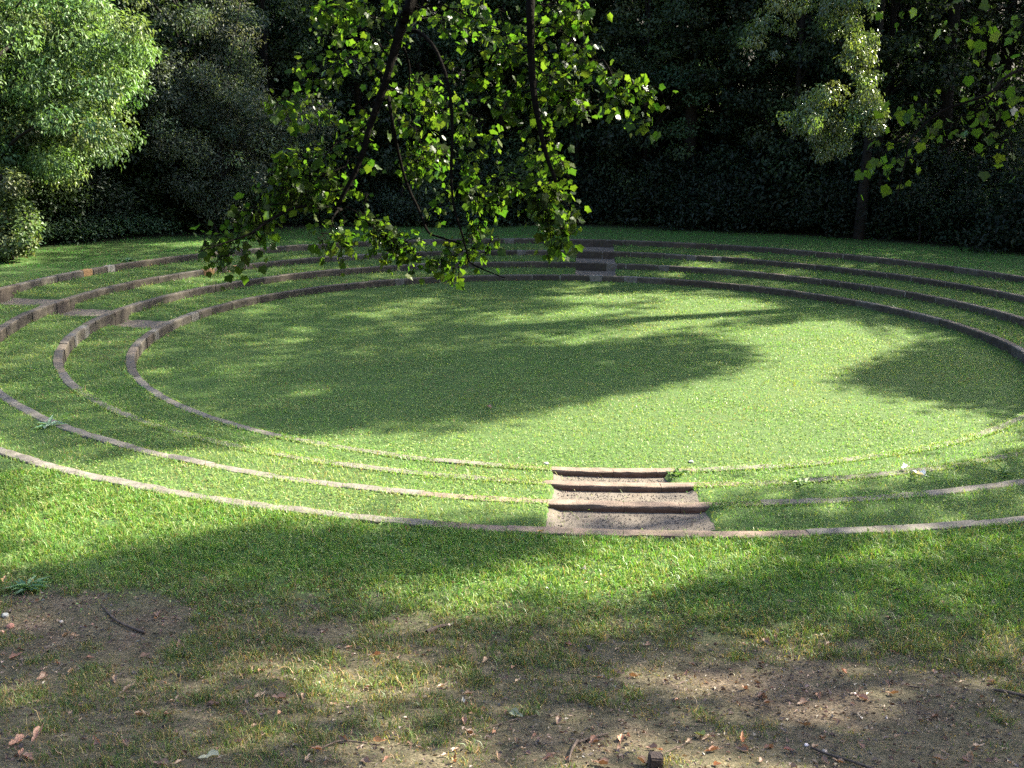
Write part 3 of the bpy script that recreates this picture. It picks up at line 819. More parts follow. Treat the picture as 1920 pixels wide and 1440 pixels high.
# ------------------------------------------------------------------ the maple whose boughs hang into the picture
HALF = [(.06, -.05), (.22, -.09), (.42, -.04), (.40, .10), (.50, .22), (.62, .46), (.50, .47), (.44, .56), (.33, .53), (.33, .66), (.22, .74), (.13, .86), (0, 1.0)]
OUT = [(0, .02)] + HALF + [(-a, b) for a, b in HALF[:-1]][::-1]
def maple_leaves(C, axis, nrm, size, curl=.25):
    n = len(C); o = np.array([(0, .36)] + OUT); m = len(o)
    axis = unit(axis); side = unit(np.cross(axis, nrm)); nn = np.cross(side, axis)
    cu = curl * (.3 + 1.2 * rng.random(n))
    sgn = np.where(rng.random(n) < .75, 1, -1)
    ox, oy = o[:, 0], o[:, 1]
    asx = .85 + .3 * rng.random(n)
    X = side[:, None, :] * (ox[None, :] * asx[:, None])[..., None]
    Y = axis[:, None, :] * oy[None, :, None]
    zz = (np.abs(ox)[None, :] * .35 * rng.random(n)[:, None] - cu[:, None] * (ox ** 2 * 1.0 + (oy - .3) ** 2 * .6)[None, :]) * sgn[:, None] + rng.normal(0, .018, (n, m))
    V = C[:, None, :] + size[:, None, None] * (X + Y + nn[:, None, :] * zz[..., None])
    k = np.arange(1, m); k2 = np.concatenate([np.arange(2, m), [1]])
    f = np.stack([np.zeros_like(k), k, k2], -1)
    Fc = (np.arange(n)[:, None, None] * m + f[None]).reshape(-1, 3)
    return V.reshape(-1, 3), Fc, m

LEAF_SCALE = 1.0
def bough_leaves(twigs, cols):
    """twigs: list of (pts Nx3, leaf count, spread)"""
    Cs, A, Nn, S, tw = [], [], [], [], []
    for pts, cnt, spd in twigs:
        P = np.asarray(pts)
        t = (rng.random(cnt) ** .8) * (len(P) - 1); i = np.minimum(t.astype(int), len(P) - 2); f = (t - i)[:, None]
        base = P[i] * (1 - f) + P[i + 1] * f
        off = rng.normal(size=(cnt, 3)) * spd
        off[:, 2] -= .25 * spd
        c = base + off + FWD * (.03 + .05 * rng.random((cnt, 1)))
        Cs.append(c); 
        out = unit(off + 1e-6)
        A.append(unit(out * .5 + np.array([0, 0, -.75]) + rng.normal(size=(cnt, 3)) * .45))
        tocam = unit(CAM - c)
        Nn.append(unit(np.array([0, 0, .55]) + rng.normal(size=(cnt, 3)) * .75 + tocam * .3 * np.where(rng.random((cnt, 1)) < .5, 1, -1) + out * .3))
        S.append((.022 + .038 * rng.random(cnt) ** 1.5) * LEAF_SCALE)
        # petioles
        for a_, b_ in zip(base[::1], c[::1]):
            if rng.random() < .5: tw.append((np.stack([a_, (a_ + b_) / 2 + np.array([0, 0, .01]), b_]), .0016, .001))
    C = np.concatenate(Cs)
    V, Fc, m = maple_leaves(C, np.concatenate(A), np.concatenate(Nn), np.concatenate(S))
    col = np.repeat(palette(len(C), cols, .3), m, 0)
    return V, Fc, col, tw

def pp(lst, dep, wob=.12):
    out = []
    for j, q in enumerate(lst):
        d = dep if len(q) == 2 else q[2]
        out.append(pix(q[0], q[1], d))
    return np.array(out)

maple = empty('maple_tree')
tag(maple, 'maple tree whose leafy boughs hang down over the middle of the view', 'tree')
mb = np.array([MAPLE[0], MAPLE[1], float(ground_z(MAPLE[0], MAPLE[1])) - .2]); mt = np.array([MAPLE[0] - 1.0, MAPLE[1] + 1.0, 14.0])
mpos = CPOS[COWN == len(TALL)]
V, fs = tube_geo(limbs(mb, mt, .34, mpos, 18, .35), 8)
mesh_np('trunk', V, fs, M['bark'], parent=maple, smooth=True)
MG = [(.021, .040, .006), (.028, .047, .007), (.016, .034, .006), (.037, .055, .009)]
V, Fc, c = caster_leaves(mpos, 8, .28, .22, MG, .24, CFINE[COWN == len(TALL)])
mesh_np('crown', V, Fc, M['maple'], c, parent=maple, smooth=None)  # unseen part of the crown, leaves placed for their shadows

def bough(main, subs, d, sides=7):
    """main: thick stems; subs: list of (polyline, r0, leaves, spread); fine side twigs are grown along each of them"""
    paths, twigs = [], []
    for q, r0, r1 in main:
        paths.append((q - FWD * .14 * np.linspace(0, 1, len(q))[:, None] ** .3, r0, r1))
    for q, r0, cnt, spd in subs:
        P = spline(q, 5); P[1:-1] += rng.normal(0, .012, P[1:-1].shape)
        paths.append((P, r0, .0018))
        if not cnt: continue
        ns = max(2, cnt // 9); ln = np.linalg.norm(P[-1] - P[0])
        twigs.append((P[len(P) // 3:], int(cnt * .62), .05))
        for j in range(ns):
            t = (j + rng.random()) / ns * (len(P) - 1); i = min(int(t), len(P) - 2); p0 = P[i] + (t - i) * (P[i + 1] - P[i])
            dd = unit(rng.normal(size=3) * np.array([1, 1, .8]) + .6 * unit(P[i + 1] - P[i]) + FWD * .35 + np.array([0, 0, -.1]))
            L = spd * 2.5 * (.4 + rng.random())
            Q = spline([p0, p0 + dd * L * .5 + np.array([0, 0, .012]), p0 + dd * L + np.array([0, 0, -.02])], 4)
            paths.append((Q, .0028, .0014))
            twigs.append((Q, max(2, int(1.6 * cnt / ns)), .04))
    return paths, twigs

D = 6.6
A_main = spline(np.vstack([[mt * .45 + mb * .55 + np.array([0, 0, 1.2])], [pix(1150, -560, 7.3)], [pix(860, -260, 6.9)], pp([(778, 0), (757, 60), (740, 117), (723, 177), (700, 243), (680, 313), (640, 393)], D)]), 6)
A_end = spline(pp([(640, 393), (628, 420, 6.5), (645, 442, 6.45)], D), 5)
A_left = spline(pp([(640, 393), (567, 392, 6.4), (510, 420, 6.3), (480, 443, 6.2), (430, 462, 6.1), (385, 478, 6.0)], D), 5)
A2 = spline(pp([(765, 62), (785, 66), (802, 80, 6.5), (820, 105, 6.45), (838, 152, 6.4), (848, 207, 6.4), (850, 267, 6.4), (848, 333, 6.4), (853, 393, 6.4), (867, 440, 6.4), (877, 478, 6.4), (883, 497, 6.4), (915, 513, 6.35), (948, 526, 6.3)], D), 5)
A3 = spline(pp([(730, 183), (737, 227), (750, 293, 6.7), (767, 353, 6.75), (790, 403, 6.7), (806, 440, 6.65), (830, 451, 6.6), (866, 463, 6.5)], D), 5)
A4 = spline(pp([(757, 90), (770, 133, 6.7), (772, 200, 6.8), (788, 275, 6.8)], D), 5)
B_main = spline(np.vstack([[mt * .5 + mb * .5 + np.array([0, 0, 1.0])], [pix(1250, -500, 7.0)], [pix(1010, -220, 6.6)], pp([(995, 0), (995, 100), (1000, 183), (1010, 243), (1023, 300), (1041, 350)], 6.3)]), 6)
def q(*l, d=6.6): return pp(list(l), d)
subsA = [
 (q((730, 150), (680, 118, 6.5), (620, 116, 6.4), (560, 165, 6.3), (515, 205, 6.2)), .006, 85, .07),
 (q((740, 110), (690, 60, 6.7), (640, 50, 6.8), (600, 80, 6.9)), .005, 60, .09),
 (q((745, 90), (700, 30, 6.4), (640, 10, 6.3), (610, 20, 6.2)), .005, 60, .09),
 (q((712, 210), (650, 260, 6.5), (590, 290, 6.4), (525, 290, 6.4)), .005, 70, .08),
 (q((700, 250), (640, 240, 6.8), (600, 200, 6.9), (550, 200, 6.9)), .004, 45, .07),
 (q((690, 290), (620, 320, 6.5), (560, 335, 6.4), (500, 330, 6.3)), .005, 80, .08),
 (q((665, 345), (600, 355, 6.4), (540, 360, 6.3), (490, 350, 6.3)), .004, 60, .07),
 (q((600, 392, 6.4), (540, 385, 6.3), (480, 390, 6.2), (455, 400, 6.2)), .004, 60, .07),
 (q((510, 420, 6.3), (480, 400, 6.2), (460, 420, 6.2)), .003, 35, .06),
 (q((470, 448, 6.2), (420, 450, 6.1), (380, 462, 6.0)), .003, 38, .05),
 (q((450, 455, 6.2), (430, 480, 6.1), (395, 490, 6.1)), .003, 20, .045),
 (q((650, 388), (690, 420, 6.5), (720, 440, 6.5), (760, 455, 6.4), (790, 485, 6.4)), .005, 90, .07),
 (q((700, 430, 6.5), (730, 460, 6.5), (740, 490, 6.4)), .003, 35, .06),
 (q((640, 400), (640, 440, 6.4), (650, 470, 6.4)), .003, 26, .05),
 (q((628, 425), (600, 440, 6.4), (605, 455, 6.4)), .003, 14, .05),
 (q((720, 190), (760, 230, 6.8), (790, 250, 6.9), (810, 290, 7)), .004, 55, .09),
 (q((760, 60), (800, 30, 6.9), (860, 30, 7.1), (900, 20, 7.1)), .004, 60, .1),
 (q((775, 10), (840, 15, 6.5), (890, 35, 6.5), (935, 60, 6.5), (970, 85, 6.5)), .006, 65, .08),
 (q((725, 170), (770, 180, 6.9), (810, 200, 7.0), (840, 190, 7)), .004, 50, .08),
]
subsA2 = [
 (q((820, 105, 6.45), (850, 120, 6.4), (880, 140, 6.3), (900, 150, 6.3)), .004, 28, .06),
 (q((845, 190, 6.4), (870, 215, 6.3), (900, 235, 6.3)), .004, 26, .06),
 (q((850, 267, 6.4), (880, 275, 6.4), (890, 300, 6.4)), .003, 20, .05),
 (q((849, 333, 6.4), (912, 330, 6.3), (957, 343, 6.2), (1000, 370, 6.2), (1025, 400, 6.2)), .005, 80, .055),
 (q((950, 345, 6.2), (1000, 340, 6.2), (1035, 360, 6.2), (1065, 385, 6.2)), .004, 60, .06),
 (q((1000, 370, 6.2), (1020, 410, 6.2), (1060, 430, 6.2), (1050, 465, 6.2)), .004, 75, .05),
 (q((855, 350, 6.4), (900, 380, 6.4), (940, 380, 6.4)), .003, 36, .055),
 (q((850, 370, 6.4), (815, 390, 6.4), (825, 410, 6.4)), .003, 16, .05),
 (q((866, 440, 6.4), (890, 420, 6.4), (900, 440, 6.4)), .003, 26, .045),
 (q((872, 460, 6.4), (905, 475, 6.35), (925, 470, 6.3)), .003, 16, .04),
 (q((880, 480, 6.4), (860, 495, 6.4), (850, 512, 6.4)), .003, 10, .035),
 (q((868, 470, 6.4), (835, 488, 6.4), (800, 500, 6.4)), .004, 30, .045),
 (q((840, 160, 6.4), (800, 190, 6.4), (790, 240, 6.4)), .003, 36, .08),
 (q((770, 133, 6.7), (790, 160, 6.8), (820, 180, 6.8)), .003, 30, .08),
 (q((785, 260, 6.8), (800, 280, 6.8), (835, 285, 6.8)), .003, 40, .07),
 (q((750, 293, 6.7), (770, 300, 6.7), (800, 300, 6.7)), .003, 28, .07),
]
subsB = [
 (q((996, 60, 6.3), (1040, 50, 6.2), (1090, 90, 6.1), (1140, 127, 6), (1173, 155, 6), (1225, 168, 6)), .006, 95, .06),
 (q((1190, 160, 6), (1210, 190, 6), (1195, 222, 6)), .003, 16, .04),
 (q((995, 20, 6.3), (1030, 10, 6.2), (1075, 20, 6.1), (1100, 40, 6.1)), .005, 55, .08),
 (q((998, 120, 6.3), (1040, 150, 6.2), (1070, 175, 6.2), (1095, 190, 6.2)), .005, 70, .06),
 (q((1000, 170, 6.3), (960, 175, 6.3), (945, 205, 6.3)), .004, 46, .06),
 (q((996, 100, 6.3), (960, 90, 6.3), (930, 120, 6.3)), .004, 46, .08),
 (q((996, 80, 6.3), (1050, 90, 6.4), (1060, 130, 6.4)), .004, 40, .07),
 (q((1003, 200, 6.3), (1030, 195, 6.3), (1060, 205, 6.3)), .003, 24, .05),
 (q((1008, 235, 6.3), (985, 245, 6.3), (975, 250, 6.3)), .003, 6, .03),
 (q((1022, 295, 6.3), (1000, 285, 6.3), (975, 290, 6.3)), .003, 16, .035),
 (q((1025, 305, 6.3), (1045, 290, 6.3), (1060, 310, 6.3)), .003, 24, .04),
 (q((1012, 250, 6.3), (1030, 262, 6.3), (1045, 268, 6.3)), .003, 8, .03),
 (q((1041, 350, 6.3), (1050, 380, 6.3), (1060, 400, 6.3)), .004, 30, .05),
]
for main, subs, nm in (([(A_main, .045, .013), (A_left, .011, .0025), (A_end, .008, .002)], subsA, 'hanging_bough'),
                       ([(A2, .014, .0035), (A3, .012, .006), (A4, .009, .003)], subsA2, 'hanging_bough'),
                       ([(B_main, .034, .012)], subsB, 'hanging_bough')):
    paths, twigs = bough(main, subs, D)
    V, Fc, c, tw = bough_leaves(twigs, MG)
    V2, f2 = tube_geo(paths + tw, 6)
    bo = mesh_np(nm, V2, f2, M['shadebark'], parent=maple, smooth=True)
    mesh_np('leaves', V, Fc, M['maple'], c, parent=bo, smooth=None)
# bough reaching in at the upper right, nearer to the viewer
LEAF_SCALE = .85
C_main = spline(np.vstack([[mt * .3 + mb * .7 + np.array([0, 0, .6])], [pix(2400, 60, 5.0)], pp([(1940, 130, 4.6), (1830, 190, 4.5), (1745, 222, 4.5), (1690, 270, 4.5), (1675, 318, 4.5)], 4.5), [pix(1655, 400, 4.5)]]), 6)
C_top = spline(np.vstack([[pix(2400, -100, 5.0)], pp([(1960, -30, 4.4), (1880, 0, 4.4), (1800, 10, 4.4), (1740, 25, 4.4)], 4.4)]), 6)
subsC = [(q((1900, 150), (1840, 205), (1780, 225), (1720, 215), d=4.5), .003, 16, .04), (q((1760, 218), (1730, 190), (1700, 190), d=4.5), .003, 9, .04),
         (q((1850, 180), (1880, 240), (1900, 290), d=4.5), .003, 14, .05), (q((1700, 260), (1660, 285), (1645, 290), d=4.5), .003, 7, .03), (q((1680, 300), (1710, 300), (1715, 310), d=4.5), .003, 6, .03),
         (q((1672, 325), (1655, 330), (1645, 345), d=4.5), .002, 3, .02), (q((1960, -20), (1880, 20), (1800, 20), (1745, 10), d=4.4), .003, 9, .04), (q((1960, 40), (1900, 70), (1850, 60), (1810, 40), d=4.6), .003, 16, .06),
         (q((1960, 100), (1900, 120), (1860, 150), d=4.6), .003, 8, .05), (q((1940, 200), (1900, 190), (1840, 240), d=4.6), .003, 10, .05)]
paths, twigs = bough([(C_main, .009, .0018), (C_top, .009, .002)], subsC, 4.5)
V, Fc, c, tw = bough_leaves(twigs, MG)
V2, f2 = tube_geo(paths + tw, 6)
bo = mesh_np('hanging_bough', V2, f2, M['shadebark'], parent=maple, smooth=True)
mesh_np('leaves', V, Fc, M['maple'], c, parent=bo, smooth=None)

# ------------------------------------------------------------------ the bright tree on the left
def blob_centers(lst, n, dep, ddep=1.6):
    """fill ellipses seen from the view with clump centres at real depth"""
    out = []
    for (u, v, a, b, k) in lst:
        for _ in range(k):
            t = rng.random() * 2 * PI; r = math.sqrt(rng.random())
            out.append(pix(u + a * r * math.cos(t), v + b * r * math.sin(t), dep + rng.normal() * ddep))
    return np.array(out)

def simple_tree(name, label, cat, base, top, rad, clumps, crad, per, L, W, cols, mat, nl=14, droop=.2, group=None, flat=.8, shell=.45, trunkmat='bark', twiggy=False):
    root = empty(name)
    tag(root, label, cat, group)
    V, fs = tube_geo(limbs(np.array(base), np.array(top), rad, clumps, nl, .2), 7)
    mesh_np('trunk', V, fs, M[trunkmat], parent=root, smooth=True)
    V, Fc, c = crown_leaves(clumps, crad, per, L, W, droop, cols, flat, .25, shell)
    if twiggy:
        tws = []
        for c0 in clumps[rng.choice(len(clumps), min(len(clumps), 200), replace=False)]:
            for _ in range(4):
                dd = rand_unit(1)[0] * np.array([1, .7, .7]); ln = .4 + .8 * rng.random()
                tws.append((spline([c0, c0 + dd * ln * .5 + np.array([0, 0, .06]), c0 + dd * ln - np.array([0, 0, .12])], 4), .008, .003))
        V2, f2 = tube_geo(tws, 4)
        Fc = [Fc] + [f + len(V) for f in f2]
        V = np.concatenate([V, V2]); c = np.concatenate([c, np.tile((.085, .09, .075), (len(V2), 1))])
    mesh_np('crown', V, Fc, M[mat], c, parent=root, smooth=None)
    return root

lc = blob_centers([(40, 60, 140, 90, 60), (150, 60, 80, 70, 34), (60, 170, 150, 90, 60), (190, 130, 55, 60, 22), (150, 230, 75, 50, 26), (50, 270, 90, 50, 30), (-120, 150, 110, 160, 50), (30, -120, 180, 120, 60), (170, 285, 25, 18, 5), (250, 40, 30, 70, 7), (245, 150, 26, 50, 7), (215, 255, 30, 40, 6), (120, 310, 60, 18, 8), (262, 95, 14, 12, 3)], 0, 33.5, 1.5)
b0 = pix(-30, 440, 33); b0[2] = float(ground_z(b0[0], b0[1])) - .2
simple_tree('ash_tree', 'big sunlit pale green tree at the left edge of the wood', 'tree', b0, b0 + np.array([.5, .6, 10.5]), .3, lc, .34 + .42 * rng.random(len(lc)), 150, .15, .07,
            [(.056, .102, .036), (.076, .126, .042), (.046, .088, .036), (.094, .138, .052)], 'glossleaf', 24, .9, flat=.65)
lc = blob_centers([(10, 345, 40, 25, 12), (20, 410, 38, 40, 22), (20, 448, 38, 12, 12), (15, 464, 42, 7, 14), (-50, 400, 50, 60, 20)], 0, 31.5, .5)
b0 = pix(15, 455, 31.8); b0[2] = float(ground_z(b0[0], b0[1])) - .1
simple_tree('ivy_column', 'sunlit ivy clad stump below the bright left tree', 'ivy', b0, b0 + np.array([0, 0, 2.6]), .16, lc, .28 + .14 * rng.random(len(lc)), 90, .12, .10, [(.06, .09, .035), (.05, .08, .03), (.085, .105, .05)], 'glossleaf', 6, .5)

# hanging tree on the right with glinting edge
lc = blob_centers([(1590, 20, 60, 40, 14), (1605, 100, 35, 45, 14), (1632, 180, 16, 55, 16), (1560, 200, 52, 40, 24), (1510, 225, 42, 24, 18), (1560, 255, 42, 28, 18), (1548, 288, 14, 14, 6), (1480, 60, 90, 60, 16), (1640, 230, 12, 22, 7), (1600, -80, 120, 70, 24)], 0, 36, .45)
b0 = pix(1612, 425, 40.5); b0[2] = float(ground_z(b0[0], b0[1])) - .2
simple_tree('weeping_tree', 'tree at the right with hanging foliage and glinting white leaves', 'tree', b0, b0 + np.array([.2, .3, 9.5]), .24, lc, .2 + .2 * rng.random(len(lc)), 85, .13, .06,
            [(.075, .11, .036), (.095, .13, .04), (.06, .095, .036)], 'glintleaf', 16, 1.1)

# grey twiggy shrub left of the boughs
lc = blob_centers([(330, 150, 70, 40, 26), (430, 160, 60, 80, 40), (350, 250, 100, 70, 50), (470, 260, 60, 80, 36), (420, 340, 90, 60, 34), (290, 220, 40, 80, 20), (560, 240, 60, 50, 20), (420, 40, 60, 50, 16)], 0, 39, .8)
b0 = pix(410, 430, 39); b0[2] = float(ground_z(b0[0], b0[1])) - .1
simple_tree('grey_shrub', 'tall grey green thicket of fine twigs between left tree and hanging boughs', 'shrub', b0, b0 + np.array([0, 0, 2.2]), .06, lc, .35 + .35 * rng.random(len(lc)), 170, .12, .045,
            [(.062, .082, .058), (.052, .072, .052), (.072, .09, .064)], 'leaf', 30, .4, trunkmat='bark', twiggy=True)
# bluish bush seen through the boughs
lc = blob_centers([(760, 350, 65, 55, 34), (700, 380, 50, 35, 12), (820, 390, 40, 25, 10)], 0, 43.5, .6)
b0 = pix(765, 424, 43.5); b0[2] = float(ground_z(b0[0], b0[1])) - .1
simple_tree('blue_green_bush', 'rounded blue green bush at the wood edge seen through the boughs', 'bush', b0, b0 + np.array([0, 0, 2.4]), .08, lc, .32 + .18 * rng.random(len(lc)), 110, .12, .04, [(.035, .06, .045), (.042, .07, .052), (.03, .052, .04)], 'leaf', 10, .1)

# nettles below on the left
def nettles():
    n = 15000
    a = Acc()
    u = rng.uniform(60, 470, n); dep = rng.uniform(33.5, 38.5, n)
    P = np.array([pix(uu, 430, dd) for uu, dd in zip(u, dep)])
    x, y = P[:, 0], P[:, 1]; z = ground_z(x, y)
    k = np.hypot(x, y) > 19.0 + .8 * fbm(x, y, 120); x, y, z = x[k], y[k], z[k]; n = len(x)
    hmax = .35 + 1.0 * fbm(x * .5, y * .5, 121) * sstep(18.8, 20.2, np.hypot(x, y))
    C = np.stack([x, y, z + hmax * (.25 + .75 * rng.random(n) ** .6)], -1)
    ax = rng.normal(size=(n, 3)); ax[:, 2] = ax[:, 2] * .4 - .3
    V, Fc = leaf_geo(C, ax, np.array([0, 0, 1.0]) + rng.normal(size=(n, 3)) * .4, .10 + .07 * rng.random(n), .05 + .03 * rng.random(n), .15)
    c = palette(n, [(.05, .092, .056), (.06, .105, .06), (.044, .08, .05)], .25)
    o = mesh_np('nettle_bed', V, Fc, M['leaf'], np.repeat(c, 4, 0), smooth=None)
    tag(o, 'dark blue green bed of nettles at the foot of the left wood', 'undergrowth', kind='stuff')
nettles()

# ------------------------------------------------------------------ the dark wood behind
def crown_variant(n_cl, h, R, per, L, W, cols, droop, low=.03, seed=0):
    cs = []
    while len(cs) < n_cl:
        zf = low + (1 - low) * rng.random()
        prof = (1 - abs(zf - .5) ** 2.4 * 2.6)
        if prof <= .1: continue
        t = rng.random() * 2 * PI; r = R * prof * (.45 + .6 * rng.random())
        cs.append((r * math.cos(t), r * math.sin(t), zf * h))
    cs = np.array(cs)
    rad = .5 + .55 * rng.random(len(cs))
    V, Fc, c = crown_leaves(cs, rad, per, L, W, droop, cols, .55, .3, .35)
    return cs, V, Fc, c
VAR = []
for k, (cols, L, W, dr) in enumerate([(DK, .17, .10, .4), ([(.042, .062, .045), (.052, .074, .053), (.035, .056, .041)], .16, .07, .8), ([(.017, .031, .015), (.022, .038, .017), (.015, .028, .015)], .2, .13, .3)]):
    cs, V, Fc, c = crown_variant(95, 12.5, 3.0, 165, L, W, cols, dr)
    root = empty('wood_tree')
    V2, f2 = tube_geo(limbs(np.array([0, 0, -.4]), np.array([.3, .2, 11.5]), .22, cs, 26, .15), 7)
    mesh_np('trunk', V2, f2, M['bark'], parent=root, smooth=True)
    mesh_np('crown', V, Fc, M['leaf'], c, parent=root, smooth=None)
    VAR.append(root)
used = [False] * 3
def place_tree(x, y, k, s, sz, label, group):
    o = VAR[k] if not used[k] else copy_tree(VAR[k]); used[k] = True
    o.location = (x, y, float(ground_z(x, y))); o.rotation_euler = (0, 0, rng.random() * 6.28); o.scale = (s, s, s * sz)
    tag(o, label, 'tree', group)
wl = ['dark leafy tree in the shaded wood edge behind the far lawn', 'dark drooping tree in the shaded wood edge behind the far lawn', 'very dark broad leaved tree in the shaded wood edge behind the far lawn']
wl2 = ['dark leafy tree deeper in the wood, seen over the front trees', 'dark drooping tree deeper in the wood, seen over the front trees', 'very dark broad leaved tree deeper in the wood, seen over the front trees']
i = 0
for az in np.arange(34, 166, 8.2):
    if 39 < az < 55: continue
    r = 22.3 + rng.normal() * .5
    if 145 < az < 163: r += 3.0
    place_tree(r * math.cos(math.radians(az)) , r * math.sin(math.radians(az)), i % 3 if az > 95 else 2 * (i % 2), .82 + .25 * rng.random(), .95 + .15 * rng.random(), wl[i % 3 if az > 95 else 2 * (i % 2)], 'front trees of the dark wood'); i += 1  # darkest crowns on the right carry its deeper shade as leaf colour
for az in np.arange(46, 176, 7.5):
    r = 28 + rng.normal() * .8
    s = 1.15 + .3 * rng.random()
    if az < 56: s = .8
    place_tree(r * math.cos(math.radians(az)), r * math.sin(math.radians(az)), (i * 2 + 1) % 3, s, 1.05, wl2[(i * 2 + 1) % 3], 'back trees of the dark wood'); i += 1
for az in np.arange(48, 172, 9):
    r = 35 + rng.normal()
    place_tree(r * math.cos(math.radians(az)), r * math.sin(math.radians(az)), (i * 2 + 1) % 3, 1.45 if az > 60 else 1.15, 1.0, wl2[(i * 2 + 1) % 3], 'back trees of the dark wood'); i += 1

def forest_floor():
    n = 70000
    a = np.radians(rng.uniform(20, 178, n)); r = 20.3 + 26 * rng.random(n) ** 1.3
    x, y = r * np.cos(a), r * np.sin(a); z = ground_z(x, y)
    C = np.stack([x, y, z + .05 + .75 * rng.random(n) * fbm(x * .7, y * .7, 131)], -1)
    ax = rng.normal(size=(n, 3)); ax[:, 2] *= .4
    V, Fc = leaf_geo(C, ax, np.array([0, 0, 1.0]) + rng.normal(size=(n, 3)) * .4, .2 + .14 * rng.random(n), .11 + .06 * rng.random(n), .15)
    o = mesh_np('undergrowth', V, Fc, M['leaf'], np.repeat(palette(n, DK, .3), 4, 0), smooth=None)
    tag(o, 'dark ivy and low undergrowth covering the wooded slope behind the lawn', 'undergrowth', kind='stuff')
forest_floor()

for az in np.arange(44, 150, 8):
    r = 43 + rng.normal() * 1.2
    place_tree(r * math.cos(math.radians(az)), r * math.sin(math.radians(az)), (i * 2 + 1) % 3, 1.75 if az > 60 else 1.45, 1.0, wl2[(i * 2 + 1) % 3], 'back trees of the dark wood'); i += 1

# bushes along the wood edge
BV = []
for k, (cols, L, W) in enumerate([(DK, .15, .085), ([(.02, .036, .023), (.026, .044, .028), (.017, .03, .02)], .13, .06), ([(.014, .026, .014), (.018, .031, .017), (.012, .022, .012)], .14, .07)]):  # third palette darkened: deeper shade of the right side put in leaf colour
    cs = np.array([(1.5 * math.sqrt(rng.random()) * math.cos(t), 1.2 * math.sqrt(rng.random()) * math.sin(t), .3 + 1.9 * rng.random()) for t in rng.random(34) * 6.28])
    cs[:, :2] *= (1.25 - cs[:, 2:3] / 2.6)
    V, Fc, c = crown_leaves(cs, .4 + .25 * rng.random(len(cs)), 85, L, W, .2, cols, .8, .3, .4)
    root = empty('wood_edge_bush')
    V2, f2 = tube_geo(limbs(np.array([0, 0, -.2]), np.array([.1, 0, 1.8]), .05, cs, 12, .1), 5)
    mesh_np('stem', V2, f2, M['bark'], parent=root, smooth=True)
    mesh_np('foliage', V, Fc, M['leaf'], c, parent=root, smooth=None)
    BV.append(root)
bu = [False] * 3
bl = ['dark leafy bush at the shaded foot of the wood', 'dark narrow leaved bush at the shaded foot of the wood', 'bush at the foot of the right wood, deep shade put into its leaf colour']
i = 0
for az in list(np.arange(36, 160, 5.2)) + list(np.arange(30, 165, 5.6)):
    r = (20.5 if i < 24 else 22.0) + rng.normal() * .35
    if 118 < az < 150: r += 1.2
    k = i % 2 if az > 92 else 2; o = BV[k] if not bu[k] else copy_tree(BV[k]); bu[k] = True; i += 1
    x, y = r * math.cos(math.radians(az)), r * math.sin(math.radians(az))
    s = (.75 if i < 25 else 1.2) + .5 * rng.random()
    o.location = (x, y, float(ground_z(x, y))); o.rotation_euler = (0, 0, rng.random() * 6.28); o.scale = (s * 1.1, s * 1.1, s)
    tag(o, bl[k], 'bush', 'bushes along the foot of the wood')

# ------------------------------------------------------------------ small things on the foreground soil
def put(o, u, v, dz=0.0, rot=None):
    P = hit(u, v); o.location = (P[0], P[1], float(ground_z(P[0], P[1])) + dz)
    o.rotation_euler = (0, 0, rng.random() * 6.28) if rot is None else rot
    return P

def dry_leaf(name, size, colr, curl, roll):
    C = np.zeros((1, 3)); ax = np.array([[0, 1.0, 0]]); nr = np.array([[0, 0, 1.0]])
    o = np.array([(0, .36)] + OUT); m = len(o)
    x = o[:, 0] * max(.22, 1 - .45 * roll) * (1 + .3 * np.sin(9 * o[:, 1])); y = (o[:, 1] - .4) * 1.1
    z = curl * (x ** 2 * 2.2 + y ** 2 * .8) + roll * np.abs(x) * .8 + rng.normal(0, .02, m)
    V = np.stack([x, y, z - z.min() + .05], -1) * size
    k = np.arange(1, m); k2 = np.concatenate([np.arange(2, m), [1]])
    Fc = np.stack([0 * k, k, k2], -1)
    st = spline([V[1], V[1] + np.array([.02, -.3, .02]) * size, V[1] + np.array([.08, -.55, 0]) * size], 3)
    tv, tf = tube_geo([(st, .02 * size, .012 * size)], 4)
    tf = [f + len(V) for f in tf]
    Vv = np.concatenate([V, tv]); 
    return mesh_np(name, Vv, [Fc] + tf, M['dead'], np.tile(colr, (len(Vv), 1)) * (1 + .25 * (rng.random((len(Vv), 1)) - .5)), smooth=None)

